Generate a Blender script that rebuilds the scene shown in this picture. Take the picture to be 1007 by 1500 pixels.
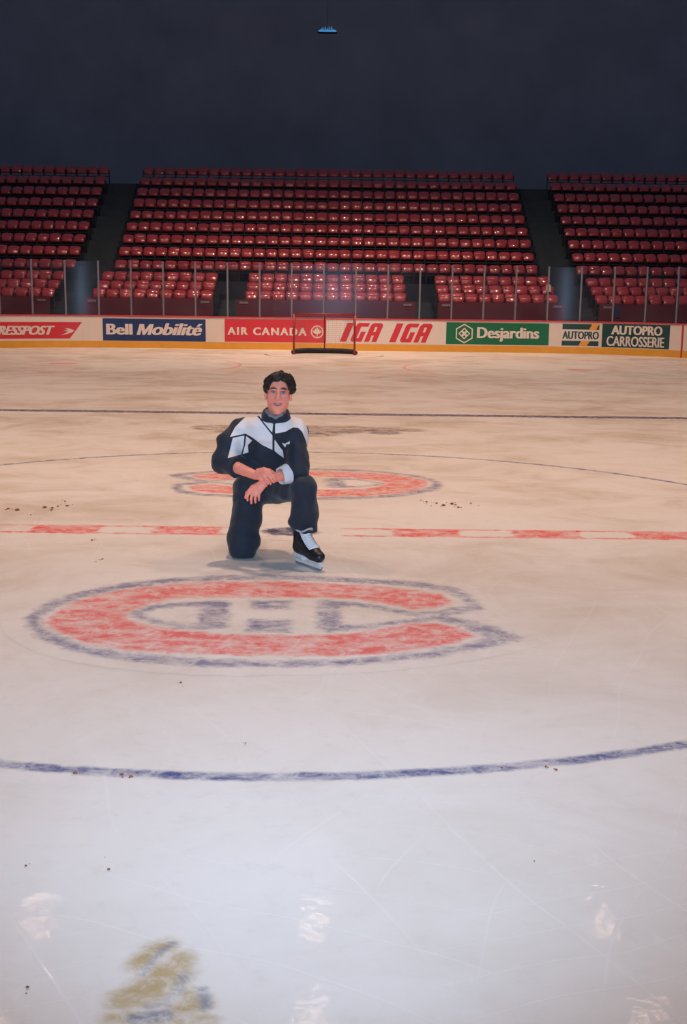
import bpy, bmesh, math, random
import numpy as np
from mathutils import Vector, Matrix

for o in list(bpy.data.objects):
    bpy.data.objects.remove(o)
SC = bpy.context.scene
COL = SC.collection
random.seed(7)

# ------------------------------------------------------------------ camera
CAM_POS = Vector((0.324, -8.609, 1.789))
pit, rol, yaw = 0.18716, 0.012907, 0.009612
fw = Vector((math.sin(yaw)*math.cos(pit), math.cos(yaw)*math.cos(pit), -math.sin(pit)))
rt0 = Vector((math.cos(yaw), -math.sin(yaw), 0))
up0 = rt0.cross(fw)
rt = rt0*math.cos(rol) + up0*math.sin(rol)
up = -rt0*math.sin(rol) + up0*math.cos(rol)
cam_d = bpy.data.cameras.new('camera')
cam_d.sensor_fit = 'HORIZONTAL'
cam_d.sensor_width = 24.0
cam_d.lens = 24.0*1664.7/1007.0
cam_d.clip_start, cam_d.clip_end = 0.05, 300
cam = bpy.data.objects.new('camera', cam_d)
M3 = Matrix((rt, up, -fw)).transposed()
cam.matrix_world = Matrix.Translation(CAM_POS) @ M3.to_4x4()
COL.objects.link(cam)
SC.camera = cam

# ------------------------------------------------------------------ light
SC.view_settings.view_transform = 'Standard'
SC.view_settings.look = 'None'
SC.view_settings.gamma = 1.0
SC.view_settings.use_curve_mapping = False
SC.view_settings.exposure = 0.0
world = bpy.data.worlds.new('world')
SC.world = world
world.use_nodes = True
world.node_tree.nodes['Background'].inputs[0].default_value = (0.45, 0.58, 0.95, 1)
world.node_tree.nodes['Background'].inputs[1].default_value = 0.085  # even blue ambient added to lift the dark hall, no such source there

LAMP_POWER = 200.0
LAMP_COL = (1.0, 0.66, 0.47)
FLASH_POWER = 1700.0
FLASH_COL = (0.53, 0.74, 1.0)
# the photographer's flash, just above the lens
fl = bpy.data.lights.new('camera_flash', 'SPOT')
fl.spot_size = math.radians(82)
fl.spot_blend = 1.0
fl.energy = FLASH_POWER
fl.color = FLASH_COL
fl.shadow_soft_size = 0.03
flo = bpy.data.objects.new('camera_flash', fl)
flo.location = (0.30, -8.62, 1.89)
flo.rotation_euler = (math.radians(90-3), 0, 0)
COL.objects.link(flo)

# ------------------------------------------------------------------ helpers
def tag(o, label=None, cat=None, group=None, kind=None):
    if label: o['label'] = label
    if cat: o['category'] = cat
    if group: o['group'] = group
    if kind: o['kind'] = kind
    return o

def link(name, me, mat=None, parent=None):
    o = bpy.data.objects.new(name, me)
    COL.objects.link(o)
    if mat is not None and me is not None and not me.materials:
        for m in (mat if isinstance(mat, (list, tuple)) else [mat]):
            me.materials.append(m)
    if parent is not None:
        o.parent = parent
    return o

def empty(name, loc=(0, 0, 0), rz=0):
    o = bpy.data.objects.new(name, None)
    o.location = loc
    o.rotation_euler = (0, 0, rz)
    o.empty_display_size = 0.1
    COL.objects.link(o)
    return o

class MB:
    """collects simple shapes for one mesh"""
    def __init__(self):
        self.v = []; self.f = []; self.m = []
    def add(self, vs, fs, mi=0):
        n = len(self.v)
        self.v += [tuple(p) for p in vs]
        self.f += [tuple(i+n for i in f) for f in fs]
        self.m += [mi]*len(fs)
        return self
    def box(self, x0, x1, y0, y1, z0, z1, mi=0):
        vs = [(x, y, z) for z in (z0, z1) for y in (y0, y1) for x in (x0, x1)]
        return self.add(vs, [(0, 2, 3, 1), (4, 5, 7, 6), (0, 1, 5, 4), (2, 6, 7, 3), (0, 4, 6, 2), (1, 3, 7, 5)], mi)
    def tube(self, pts, r, n=8, mi=0, closed=False):
        pts = [Vector(p) for p in pts]
        rs = r if isinstance(r, (list, tuple)) else [r]*len(pts)
        vs = []; fs = []
        N = len(pts)
        for i, p in enumerate(pts):
            a = pts[i-1] if (i > 0 or closed) else p
            b = pts[(i+1) % N] if (i < N-1 or closed) else p
            t = (b-a).normalized()
            ref = Vector((0, 0, 1)) if abs(t.z) < 0.9 else Vector((0, 1, 0))
            u = t.cross(ref).normalized(); w = t.cross(u)
            for k in range(n):
                an = 2*math.pi*k/n
                vs.append(p + (u*math.cos(an)+w*math.sin(an))*rs[i])
        for i in range(N if closed else N-1):
            for k in range(n):
                j = (i+1) % N
                fs.append((i*n+k, i*n+(k+1) % n, j*n+(k+1) % n, j*n+k))
        if not closed:
            fs.append(tuple(range(n-1, -1, -1))); fs.append(tuple((N-1)*n+k for k in range(n)))
        return self.add(vs, fs, mi)
    def mesh(self, name, smooth=False):
        me = bpy.data.meshes.new(name)
        me.from_pydata(self.v, [], self.f)
        bm = bmesh.new(); bm.from_mesh(me)
        bmesh.ops.recalc_face_normals(bm, faces=bm.faces)
        bm.to_mesh(me); bm.free()
        if any(self.m):
            me.polygons.foreach_set('material_index', self.m)
        if smooth:
            me.polygons.foreach_set('use_smooth', [True]*len(me.polygons))
        me.update()
        return me

def bevel_mesh(me, w, seg=2):
    bm = bmesh.new(); bm.from_mesh(me)
    bmesh.ops.bevel(bm, geom=list(bm.edges), offset=w, segments=seg, affect='EDGES', profile=0.6)
    bm.to_mesh(me); bm.free()
    return me

# ---- node helpers
class NT:
    def __init__(self, tree):
        self.t = tree; self.n = tree.nodes; self.l = tree.links
    def node(self, typ, ins=None, **props):
        nd = self.n.new(typ)
        for k, v in props.items():
            setattr(nd, k, v)
        for k, v in (ins or {}).items():
            s = nd.inputs[k]
            if hasattr(v, 'is_output') or isinstance(v, bpy.types.NodeSocket):
                self.l.new(v, s)
            else:
                s.default_value = v
        return nd
    def math(self, op, a, b=None, c=None, clamp=False):
        nd = self.n.new('ShaderNodeMath'); nd.operation = op; nd.use_clamp = clamp
        for i, v in enumerate((a, b, c)):
            if v is None: continue
            if isinstance(v, bpy.types.NodeSocket): self.l.new(v, nd.inputs[i])
            else: nd.inputs[i].default_value = v
        return nd.outputs[0]
    def rng(self, v, a, b, c=0.0, d=1.0, smooth=True):
        nd = self.n.new('ShaderNodeMapRange')
        nd.interpolation_type = 'SMOOTHSTEP' if smooth else 'LINEAR'
        self.l.new(v, nd.inputs[0])
        for i, x in zip((1, 2, 3, 4), (a, b, c, d)):
            nd.inputs[i].default_value = x
        return nd.outputs[0]
    def mix(self, f, a, b):
        nd = self.n.new('ShaderNodeMix'); nd.data_type = 'RGBA'
        for k, v in ((0, f), (6, a), (7, b)):
            if isinstance(v, bpy.types.NodeSocket): self.l.new(v, nd.inputs[k])
            else: nd.inputs[k].default_value = v if k == 0 else (tuple(v)+(1,))[:4]
        return nd.outputs[2]
    def noise(self, vec, scale, detail=3, rough=0.55, dist=0.0):
        nd = self.node('ShaderNodeTexNoise', {'Vector': vec, 'Scale': scale, 'Detail': detail, 'Roughness': rough, 'Distortion': dist})
        return nd.outputs[0]
    def mapping(self, vec, sc=(1, 1, 1), rot=(0, 0, 0), loc=(0, 0, 0)):
        return self.node('ShaderNodeMapping', {'Vector': vec, 'Scale': sc, 'Rotation': rot, 'Location': loc}).outputs[0]

def new_mat(name):
    m = bpy.data.materials.new(name); m.use_nodes = True
    t = NT(m.node_tree)
    b = m.node_tree.nodes['Principled BSDF']
    return m, t, b

def lin(r, g, b):
    f = lambda c: (c/255/12.92) if c/255 <= 0.04045 else ((c/255+0.055)/1.055)**2.4
    return (f(r), f(g), f(b))

MATS = {}
def mat(name, col, rough=0.6, spec=0.4, var=0.12, scale=6.0, metal=0.0, bump=0.0, bscale=40.0, sheen=0.0):
    """plain procedural surface: a colour broken up by noise"""
    if name in MATS: return MATS[name]
    m, t, b = new_mat(name)
    pos = t.node('ShaderNodeTexCoord').outputs['Object']
    n = t.noise(pos, scale, 4)
    lo = tuple(c*(1-var) for c in col); hi = tuple(min(1, c*(1+var)) for c in col)
    t.l.new(t.mix(n, lo, hi), b.inputs['Base Color'])
    b.inputs['Roughness'].default_value = rough
    b.inputs['Specular IOR Level'].default_value = spec
    b.inputs['Metallic'].default_value = metal
    if sheen: b.inputs['Sheen Weight'].default_value = sheen
    if bump:
        bn = t.node('ShaderNodeBump', {'Height': t.noise(pos, bscale, 4), 'Strength': bump, 'Distance': 0.01})
        t.l.new(bn.outputs[0], b.inputs['Normal'])
    MATS[name] = m
    return m

# ------------------------------------------------------------------ ice
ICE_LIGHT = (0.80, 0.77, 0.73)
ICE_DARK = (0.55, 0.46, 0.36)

def ice_material(name, paint=None):
    """worn skating ice; paint(t, pos) -> list of (cover, colour) layers under the scratched surface"""
    m, t, b = new_mat(name)
    pos = t.node('ShaderNodeNewGeometry').outputs['Position']
    big = t.noise(t.mapping(pos, (0.28, 0.34, 1)), 1.0, 6, 0.62, 0.6)
    mid = t.noise(t.mapping(pos, (1.0, 1.25, 1), (0, 0, 0.3)), 1.0, 7, 0.66, 0.9)
    f = t.math('ADD', t.math('MULTIPLY', big, 0.5), t.math('MULTIPLY', mid, 0.5))
    # brown mottling mixed in more strongly in the far half, least by the camera
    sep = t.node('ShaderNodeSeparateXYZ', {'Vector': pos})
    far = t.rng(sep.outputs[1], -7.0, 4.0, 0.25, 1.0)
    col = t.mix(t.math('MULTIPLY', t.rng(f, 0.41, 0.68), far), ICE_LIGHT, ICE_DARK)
    fine = t.noise(pos, 9.0, 6, 0.7)
    col = t.mix(t.math('MULTIPLY', t.rng(fine, 0.5, 0.8), 0.35), col, (0.62, 0.57, 0.52))
    # scratches: thin distorted arcs, broken by a mask
    sc = None
    for k, (rot, s, dist, th) in enumerate(((0.4, 0.9, 5.0, 0.9965), (1.9, 1.3, 6.0, 0.996), (2.7, 0.6, 9.0, 0.9975), (1.2, 2.1, 4.0, 0.994))):
        w = t.node('ShaderNodeTexWave', {'Vector': t.mapping(pos, (1, 1, 1), (0, 0, rot), (3.1*k, 1.7*k, 0)), 'Scale': s, 'Distortion': dist, 'Detail': 1.5, 'Detail Scale': 0.6}, wave_type='BANDS')
        ln = t.rng(w.outputs[1], th, 1.0)
        mk = t.rng(t.noise(t.mapping(pos, (0.8, 0.8, 1), (0, 0, 0), (5*k, 2, 0)), 1.0, 3), 0.46, 0.62)
        ln = t.math('MULTIPLY', ln, mk)
        sc = ln if sc is None else t.math('MAXIMUM', sc, ln)
    scuff = t.rng(t.noise(t.mapping(pos, (1.6, 0.7, 1), (0, 0, 0.7)), 2.2, 8, 0.7, 1.5), 0.56, 0.78, 0, 0.45)
    if paint:
        for cover, c in paint(t, pos):
            col = t.mix(cover, col, c)
        chip = t.rng(t.noise(t.mapping(pos, (1, 1, 1), (0, 0, 0.5)), 12.0, 8, 0.75, 0.8), 0.42, 0.72, 0, 0.75)
        col = t.mix(chip, col, ICE_LIGHT)
    col = t.mix(scuff, col, (0.86, 0.85, 0.84))
    col = t.mix(t.math('MULTIPLY', sc, 0.16), col, (0.92, 0.92, 0.93))
    t.l.new(col, b.inputs['Base Color'])
    b.inputs['Roughness'].default_value = 0.55
    b.inputs['IOR'].default_value = 1.31
    b.inputs['Specular IOR Level'].default_value = 0.12
    b.inputs['Coat Weight'].default_value = 0.13
    b.inputs['Coat Roughness'].default_value = 0.055
    b.inputs['Coat IOR'].default_value = 1.31
    hgt = t.math('ADD', t.noise(pos, 5.0, 4), t.math('MULTIPLY', sc, -0.4))
    bn = t.node('ShaderNodeBump', {'Height': hgt, 'Strength': 0.05, 'Distance': 0.05})
    t.l.new(bn.outputs[0], b.inputs['Normal'])
    t.l.new(bn.outputs[0], b.inputs['Coat Normal'])
    return m

def cover(t, pos, attr, soft=0.02, rag=0.05, amt=1.0, nscale=11.0, wear=(0.36, 0.6, 0.45)):
    d = t.node('ShaderNodeAttribute', attribute_name=attr).outputs['Fac']
    n = t.noise(t.mapping(pos, (1.0, 1.3, 1)), nscale, 6, 0.68, 0.5)
    d2 = t.math('ADD', d, t.math('MULTIPLY', t.math('SUBTRACT', n, 0.5), rag*2))
    c = t.rng(d2, -soft, soft)
    w = t.rng(t.noise(t.mapping(pos, (0.9, 1.6, 1), (0, 0, 0.3), (4, 8, 0)), 5.0, 6, 0.66), wear[0], wear[1], wear[2], 1.0)
    return t.math('MULTIPLY', t.math('MULTIPLY', c, w), amt)

RED = (0.78, 0.12, 0.11); NAVY = (0.16, 0.16, 0.30); TAN = (0.26, 0.14, 0.05)
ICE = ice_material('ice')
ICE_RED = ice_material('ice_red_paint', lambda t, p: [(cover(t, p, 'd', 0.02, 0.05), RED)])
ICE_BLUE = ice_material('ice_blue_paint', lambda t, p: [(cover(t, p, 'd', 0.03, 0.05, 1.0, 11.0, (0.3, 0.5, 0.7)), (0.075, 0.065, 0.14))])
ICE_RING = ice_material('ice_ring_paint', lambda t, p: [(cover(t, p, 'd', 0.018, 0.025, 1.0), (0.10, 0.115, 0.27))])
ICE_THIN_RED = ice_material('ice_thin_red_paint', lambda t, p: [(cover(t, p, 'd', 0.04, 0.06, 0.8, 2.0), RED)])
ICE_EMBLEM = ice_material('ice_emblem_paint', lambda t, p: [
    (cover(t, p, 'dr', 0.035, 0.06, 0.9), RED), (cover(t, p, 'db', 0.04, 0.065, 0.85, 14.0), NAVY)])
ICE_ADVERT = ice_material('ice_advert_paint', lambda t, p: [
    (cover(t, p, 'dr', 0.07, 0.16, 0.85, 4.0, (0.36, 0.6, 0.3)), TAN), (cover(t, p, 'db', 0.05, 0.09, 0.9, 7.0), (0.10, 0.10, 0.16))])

# ---- rink outline
R_C, Y_B, X_S, H_W = 6.1, 30.2, 6.85, 12.95
def rink(s, off=0.0):
    """point of the boards' inner face at arc length s from the middle of the far end; off > 0 is outward"""
    sg = 1 if s >= 0 else -1
    a = abs(s)
    if a < X_S: return (s, Y_B+off)
    th = (a-X_S)/R_C
    if th < math.pi/2:
        return (sg*(X_S+(R_C+off)*math.sin(th)), Y_B-R_C+(R_C+off)*math.cos(th))
    return (sg*(H_W+off), Y_B-R_C-(a-X_S-R_C*math.pi/2))

pts = [rink(-16.43+0.2*i*(32.86/32.8)) for i in range(165)]
outline = [(-12.95, -26.0)] + pts + [(12.95, -26.0)]
n = len(outline)
me = bpy.data.meshes.new('floor')
me.from_pydata([(x, y, 0.0) for x, y in outline]+[(x, y, -0.08) for x, y in outline], [],
               [tuple(range(n-1, -1, -1)), tuple(range(n, 2*n))]+[(i, (i+1) % n, n+(i+1) % n, n+i) for i in range(n)])
bm = bmesh.new(); bm.from_mesh(me); bmesh.ops.recalc_face_normals(bm, faces=bm.faces); bm.to_mesh(me); bm.free()
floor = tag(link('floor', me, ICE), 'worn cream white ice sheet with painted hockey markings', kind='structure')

ZP = 0.0005
def paint_patch(name, xs, ys, attrs, mater, label=None, keep=None, z=ZP):
    """flat patch of painted ice; attrs: name -> function(X, Y) giving signed distance, positive inside the paint"""
    X, Y = np.meshgrid(xs, ys)
    vals = {k: f(X, Y) for k, f in attrs.items()}
    ny, nx = X.shape
    idx = np.arange(nx*ny).reshape(ny, nx)
    q = np.stack([idx[:-1, :-1], idx[:-1, 1:], idx[1:, 1:], idx[1:, :-1]], -1).reshape(-1, 4)
    if keep is not None:
        best = np.max(np.stack([v for v in vals.values()]), 0).ravel()
        q = q[(best[q] > -keep).any(1)]
    used, inv = np.unique(q, return_inverse=True)
    q = inv.reshape(-1, 4)
    co = np.stack([X.ravel()[used], Y.ravel()[used], np.full(len(used), z)], 1)
    me = bpy.data.meshes.new(name)
    me.from_pydata(co.tolist(), [], q.tolist())
    for k, v in vals.items():
        a = me.attributes.new(k, 'FLOAT', 'POINT'); a.data.foreach_set('value', v.ravel()[used].astype(np.float32))
    o = link(name, me, mater, floor)
    if label: o['label'] = label
    return o

def ring_patch(name, cx, cy, r, w, mater, label=None, a0=0, a1=2*math.pi, z=ZP, marg=0.12):
    N = max(24, int(abs(a1-a0)*r/0.1)); K = 10
    co = []; d = []; fs = []
    for i in range(N+1):
        a = a0+(a1-a0)*i/N
        for k in range(K+1):
            rr = r-w/2-marg+(w+2*marg)*k/K
            co.append((cx+rr*math.cos(a), cy+rr*math.sin(a), z)); d.append(w/2-abs(rr-r))
    for i in range(N):
        for k in range(K):
            p = i*(K+1)+k
            fs.append((p, p+1, p+K+2, p+K+1))
    me = bpy.data.meshes.new(name); me.from_pydata(co, [], fs)
    a = me.attributes.new('d', 'FLOAT', 'POINT'); a.data.foreach_set('value', d)
    o = link(name, me, mater, floor)
    if label: o['label'] = label
    return o

def sd_poly(X, Y, poly):
    """signed distance to a polygon, positive inside"""
    d = np.full(X.shape, 1e9); ins = np.zeros(X.shape, bool)
    n = len(poly)
    for i in range(n):
        ax, ay = poly[i]; bx, by = poly[(i+1) % n]
        ex, ey = bx-ax, by-ay
        wx, wy = X-ax, Y-ay
        tt = np.clip((wx*ex+wy*ey)/(ex*ex+ey*ey+1e-12), 0, 1)
        d = np.minimum(d, (wx-ex*tt)**2+(wy-ey*tt)**2)
        c = ((ay <= Y) & (by > Y)) | ((by <= Y) & (ay > Y))
        with np.errstate(divide='ignore', invalid='ignore'):
            xi = ax+(Y-ay)*ex/(ey if abs(ey) > 1e-12 else 1e-12)
        ins ^= c & (X < xi)
    d = np.sqrt(d)
    return np.where(ins, d, -d)

def sd_line(X, Y, pts, w):
    """signed distance to a painted stroke of the given widths"""
    d = np.full(X.shape, -1e9)
    ws = w if isinstance(w, (list, tuple)) else [w]*len(pts)
    for i in range(len(pts)-1):
        ax, ay = pts[i]; bx, by = pts[i+1]
        ex, ey = bx-ax, by-ay
        tt = np.clip(((X-ax)*ex+(Y-ay)*ey)/(ex*ex+ey*ey+1e-12), 0, 1)
        dd = np.hypot(X-ax-ex*tt, Y-ay-ey*tt)
        d = np.maximum(d, (ws[i]*(1-tt)+ws[i+1]*tt)/2-dd)
    return d

# ---- straight lines
def hline(y0, w):
    return lambda X, Y: w/2-np.abs(Y-y0)
def red_line(X, Y):
    solid = 0.155-np.abs(Y)
    ph = np.mod(X+2.0, 0.93)                       # red boxes with outlined white boxes between them
    box = np.minimum(ph, 0.52-ph)
    box = np.where(ph > 0.72, ph-0.93, box)
    edge = 0.022-np.abs(np.abs(Y)-0.135)
    return np.maximum(np.minimum(solid, box), edge)
paint_patch('center_line', np.arange(-12.9, 12.91, 0.06), np.linspace(-0.27, 0.27, 19), {'d': red_line}, ICE_RED,
            'red centre line of alternating red and white boxes')
for yy in (8.99, -8.99):
    paint_patch('blue_line', np.linspace(-12.9, 12.9, 60), yy+np.linspace(-0.4, 0.4, 17), {'d': hline(yy, 0.31)},
                ICE_BLUE, 'dark blue line across the ice')
paint_patch('goal_line', np.linspace(-11.6, 11.6, 60), 27.13+np.linspace(-0.15, 0.15, 9), {'d': hline(27.13, 0.06)}, ICE_THIN_RED)
ring_patch('center_circle', 0, 0, 4.57, 0.07, ICE_RING, 'thin blue circle around centre ice', z=0.0009)
paint_patch('center_spot', np.linspace(-.45, .45, 31), np.linspace(-.45, .45, 31),
            {'d': lambda X, Y: 0.16-np.hypot(X*0.75, Y)}, ICE_BLUE, 'faded blue face-off spot on the centre line', keep=0.15, z=0.0012)
for sx in (-1, 1):
    ring_patch('faceoff_circle', sx*6.7, 21.03, 4.57, 0.07, ICE_THIN_RED, 'thin red end zone face-off circle', marg=0.2)
    paint_patch('faceoff_spot', sx*6.7+np.linspace(-.6, .6, 21), 21.03+np.linspace(-.6, .6, 21),
                {'d': lambda X, Y, sx=sx: 0.36-np.hypot(X-sx*6.7, Y-21.03)}, ICE_THIN_RED, keep=0.2, z=0.0009)
ring_patch('crease_line', 0, 27.13, 1.83, 0.09, ICE_BLUE, a0=math.pi, a1=2*math.pi, z=0.0009)

# ---- crest: a C around an H, near copy upright for the camera, far copy turned half round
BLUE_OUT = [(1.3585, -2.7482),(1.1798, -2.8995),(0.9806, -3.0218),(0.7704, -3.118),(0.5678, -3.1895),(0.3737, -3.2382),(0.0754, -3.2684),(-0.2816, -3.2793),(-0.4655, -3.2535),(-0.6834, -3.1964),(-0.8831, -3.1154),(-1.0454, -3.0078),(-1.1945, -2.8595),(-1.3214, -2.6642),(-1.3814, -2.4806),(-1.3789, -2.2544),(-1.3283, -2.0411),(-1.2014, -1.8602),(-0.9633, -1.6303),(-0.713, -1.5132),(-0.3711, -1.4255),(-0.0136, -1.3913),(0.3829, -1.4474),(0.6337, -1.4909),(0.8848, -1.5515),(1.0987, -1.6815),(1.181, -1.8933),(1.2105, -2.1849),(1.1329, -2.2319),(0.985, -2.3237),(1.0381, -2.378),(1.1527, -2.4565),(1.2645, -2.5859)]
BLUE_IN = [(1.1648, -2.7424),(1.0028, -2.8816),(0.7786, -3.0056),(0.5716, -3.0911),(0.3742, -3.1523),(0.0708, -3.1727),(-0.2945, -3.1625),(-0.4838, -3.1247),(-0.7049, -3.0762),(-0.9115, -2.9803),(-1.0569, -2.8669),(-1.1924, -2.7234),(-1.2824, -2.5713),(-1.3084, -2.4089),(-1.2741, -2.265),(-1.1668, -2.0191),(-0.936, -1.783),(-0.6955, -1.6364),(-0.3591, -1.5516),(-0.0075, -1.5186),(0.3823, -1.573),(0.6289, -1.615),(0.8759, -1.6737),(1.0372, -1.7849),(1.107, -1.96),(1.1243, -2.0985),(0.9763, -2.2086),(0.8508, -2.2859),(0.9175, -2.424),(1.0588, -2.5405)]
RED_C = [(-1.2556, -2.5436),(-1.2362, -2.2926),(-1.16, -2.05),(-0.9853, -1.8349),(-0.6184, -1.6331),(-0.3557, -1.5869),(-0.005, -1.5719),(0.2868, -1.6121),(0.6269, -1.667),(0.8122, -1.7273),(0.9859, -1.8364),(1.0492, -2.0402),(0.9832, -2.1341),(0.8135, -2.2),(0.6117, -2.0574),(0.4544, -1.9702),(0.0132, -1.9561),(-0.3193, -1.9694),(-0.6396, -2.0293),(-0.7803, -2.1871),(-0.8374, -2.3349),(-0.8264, -2.4603),(-0.7175, -2.5642),(-0.4815, -2.6731),(-0.246, -2.7409),(0.0505, -2.7432),(0.2443, -2.7365),(0.4432, -2.6791),(0.6021, -2.5962),(0.7938, -2.483),(0.928, -2.4782),(1.0279, -2.5811),(1.1089, -2.7193),(1.0008, -2.8337),(0.7819, -2.9594),(0.5733, -3.0463),(0.3745, -3.0974),(0.0672, -3.0961),(-0.2135, -3.0828),(-0.4917, -3.0693),(-0.7129, -3.0312),(-0.9213, -2.9338),(-1.0665, -2.794),(-1.1829, -2.6722)]
LEFT_RING = [(-0.804, -2.3479),(-0.7028, -2.199),(-0.5446, -2.133),(-0.3592, -2.1409),(-0.3343, -2.5637),(-0.4974, -2.609),(-0.6548, -2.5084),(-0.804, -2.3479)]
RIGHT_RING = [(0.3067, -2.0693),(0.5004, -2.1226),(0.6961, -2.2338),(0.9211, -2.3823),(0.7227, -2.4585),(0.5281, -2.5594),(0.3096, -2.6065),(0.3067, -2.0693)]
TOP_BLOCK = [(-0.1578, -2.0413),(0.082, -2.0319),(0.0816, -2.2279),(-0.1279, -2.2359)]
LOW_BLOCK = [(-0.1435, -2.449),(0.086, -2.4406),(0.0955, -2.6785),(-0.134, -2.6738)]
CROSS = [(0.7719, -2.2888),(0.9311, -2.2685),(1.0529, -2.1613)]
def crest_blue(X, Y):
    b = np.minimum(sd_poly(X, Y, BLUE_OUT), -sd_poly(X, Y, BLUE_IN))
    b = np.maximum(b, sd_line(X, Y, LEFT_RING, [0.06, 0.08, 0.09, 0.17, 0.16, 0.07, 0.06, 0.06]))
    b = np.maximum(b, sd_line(X, Y, RIGHT_RING, [0.13, 0.08, 0.07, 0.05, 0.06, 0.07, 0.12, 0.13]))
    b = np.maximum(b, sd_poly(X, Y, TOP_BLOCK)); b = np.maximum(b, sd_poly(X, Y, LOW_BLOCK))
    return np.maximum(b, sd_line(X, Y, CROSS, 0.06))
def crest_red(X, Y): return sd_poly(X, Y, RED_C)
paint_patch('crest', np.arange(-1.62, 1.63, 0.022), np.arange(-3.5, -1.19, 0.022), {'dr': crest_red, 'db': crest_blue}, ICE_EMBLEM,
            'nearer red letter C crest outlined in blue with a white H inside', keep=0.12, z=0.0014)
paint_patch('crest', np.arange(-1.62, 1.63, 0.03), np.arange(1.2, 3.51, 0.03),
            {'dr': lambda X, Y: crest_red(-X, -Y), 'db': lambda X, Y: crest_blue(-X, -Y)}, ICE_EMBLEM,
            'farther red and blue crest lying upside down behind the kneeling man', keep=0.12, z=0.0014)

# ---- faded tan advertisements painted in the neutral zone
def blobs(lst):
    def f(X, Y):
        d = np.full(X.shape, -9.0)
        for cx, cy, rx, ry in lst:
            d = np.maximum(d, (1-np.hypot((X-cx)/rx, (Y-cy)/ry))*min(rx, ry))
        return d
    return f
far_tan = blobs([(-1.25, 6.95, .42, .34), (-.75, 7.0, .55, .36), (-.1, 7.0, .6, .36), (.5, 7.0, .6, .34), (1.05, 6.95, .5, .3), (-.5, 6.35, .4, .16), (.1, 6.25, .3, .2), (-1.1, 6.5, .2, .12)])
far_drk = blobs([(-1.0, 6.55, .22, .15), (-.55, 6.5, .2, .2), (-.05, 6.5, .25, .2), (.45, 6.6, .3, .16), (1.0, 6.55, .24, .15), (.9, 6.85, .5, .06)])
paint_patch('ice_advert', np.arange(-1.9, 1.91, 0.04), np.arange(5.7, 7.71, 0.05), {'dr': far_tan, 'db': far_drk}, ICE_ADVERT,
            'faded tan and blue advertisement painted beyond the far crest', keep=0.25)
near_tan = lambda X, Y: np.maximum.reduce([
    sd_line(X, Y, [(-0.187, -5.7982), (-0.1603, -5.7322), (-0.134, -5.7184)], 0.07),
    sd_line(X, Y, [(-0.2087, -5.9515), (-0.1484, -5.9214), (-0.0979, -5.8384), (-0.0846, -5.7742)], [0.07, 0.12, 0.13, 0.08]),
    sd_line(X, Y, [(-0.2195, -5.969), (-0.1417, -5.9623), (-0.1115, -5.9299)], 0.06),
    sd_line(X, Y, [(-0.0447, -5.9379), (-0.0053, -5.9723), (-0.0581, -5.9957)], 0.06),
    sd_line(X, Y, [(-0.2164, -6.031), (0.0166, -6.0421)], 0.05)])
near_drk = lambda X, Y: np.maximum.reduce([
    sd_line(X, Y, [(-0.1691, -5.8393), (-0.1536, -5.7751), (-0.133, -5.7251), (-0.1136, -5.7011)], 0.022),
    sd_line(X, Y, [(-0.1319, -5.9909), (-0.0883, -5.9675), (-0.0656, -5.9145), (-0.0593, -5.8535)], 0.028),
    sd_line(X, Y, [(-0.005, -5.9137), (0.0138, -5.9864)], 0.03),
    sd_line(X, Y, [(-0.1555, -6.0358), (-0.0887, -6.024)], 0.05)])
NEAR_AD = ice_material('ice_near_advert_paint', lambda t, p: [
    (cover(t, p, 'dr', 0.035, 0.028, 0.85, 18.0, (0.3, 0.5, 0.7)), (0.46, 0.33, 0.13)), (cover(t, p, 'db', 0.014, 0.02, 0.85, 30.0), (0.22, 0.24, 0.32))])
paint_patch('ice_advert', np.arange(-0.42, 0.2, 0.008), np.arange(-6.25, -5.55, 0.008), {'dr': near_tan, 'db': near_drk}, NEAR_AD,
            'mustard and grey fragment of an advertisement painted in the nearest ice', keep=0.06)

# ------------------------------------------------------------------ hall shell
M_WALL = mat('hall_wall_paint', (0.36, 0.40, 0.47), 0.85, 0.15, 0.25, 0.4)
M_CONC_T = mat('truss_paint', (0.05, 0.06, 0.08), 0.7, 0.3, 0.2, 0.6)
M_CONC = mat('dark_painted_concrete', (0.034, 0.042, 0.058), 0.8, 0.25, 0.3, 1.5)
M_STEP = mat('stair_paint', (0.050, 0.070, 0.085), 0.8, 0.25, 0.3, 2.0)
def wall(name, x0, x1, y0, y1, z0, z1, m=M_WALL):
    return tag(link(name, MB().box(x0, x1, y0, y1, z0, z1).mesh(name), m), kind='structure')
wall('wall_far', -40, 40, 56.0, 56.4, -0.3, 22)
for tx in (-7.5, 0.0, 7.8):
    bt = MB().box(tx-.15, tx+.15, -1.0, 55.9, 19.0, 19.06).box(tx-.15, tx+.15, -1.0, 55.9, 19.9, 19.96)
    for k in range(28):
        y = -0.8+2.0*k
        bt.tube([(tx, y, 19.03), (tx, y+1.0, 19.93)], .05, 6); bt.tube([(tx, y+1.0, 19.93), (tx, y+2.0, 19.03)], .05, 6)
    tag(link('ceiling_truss', bt.mesh('ceiling_truss'), M_CONC_T), 'dark roof truss carrying the lamps', kind='structure')
wall('floor_slab', -40, 40, -34, 56, -0.4, -0.09, M_CONC)

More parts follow.
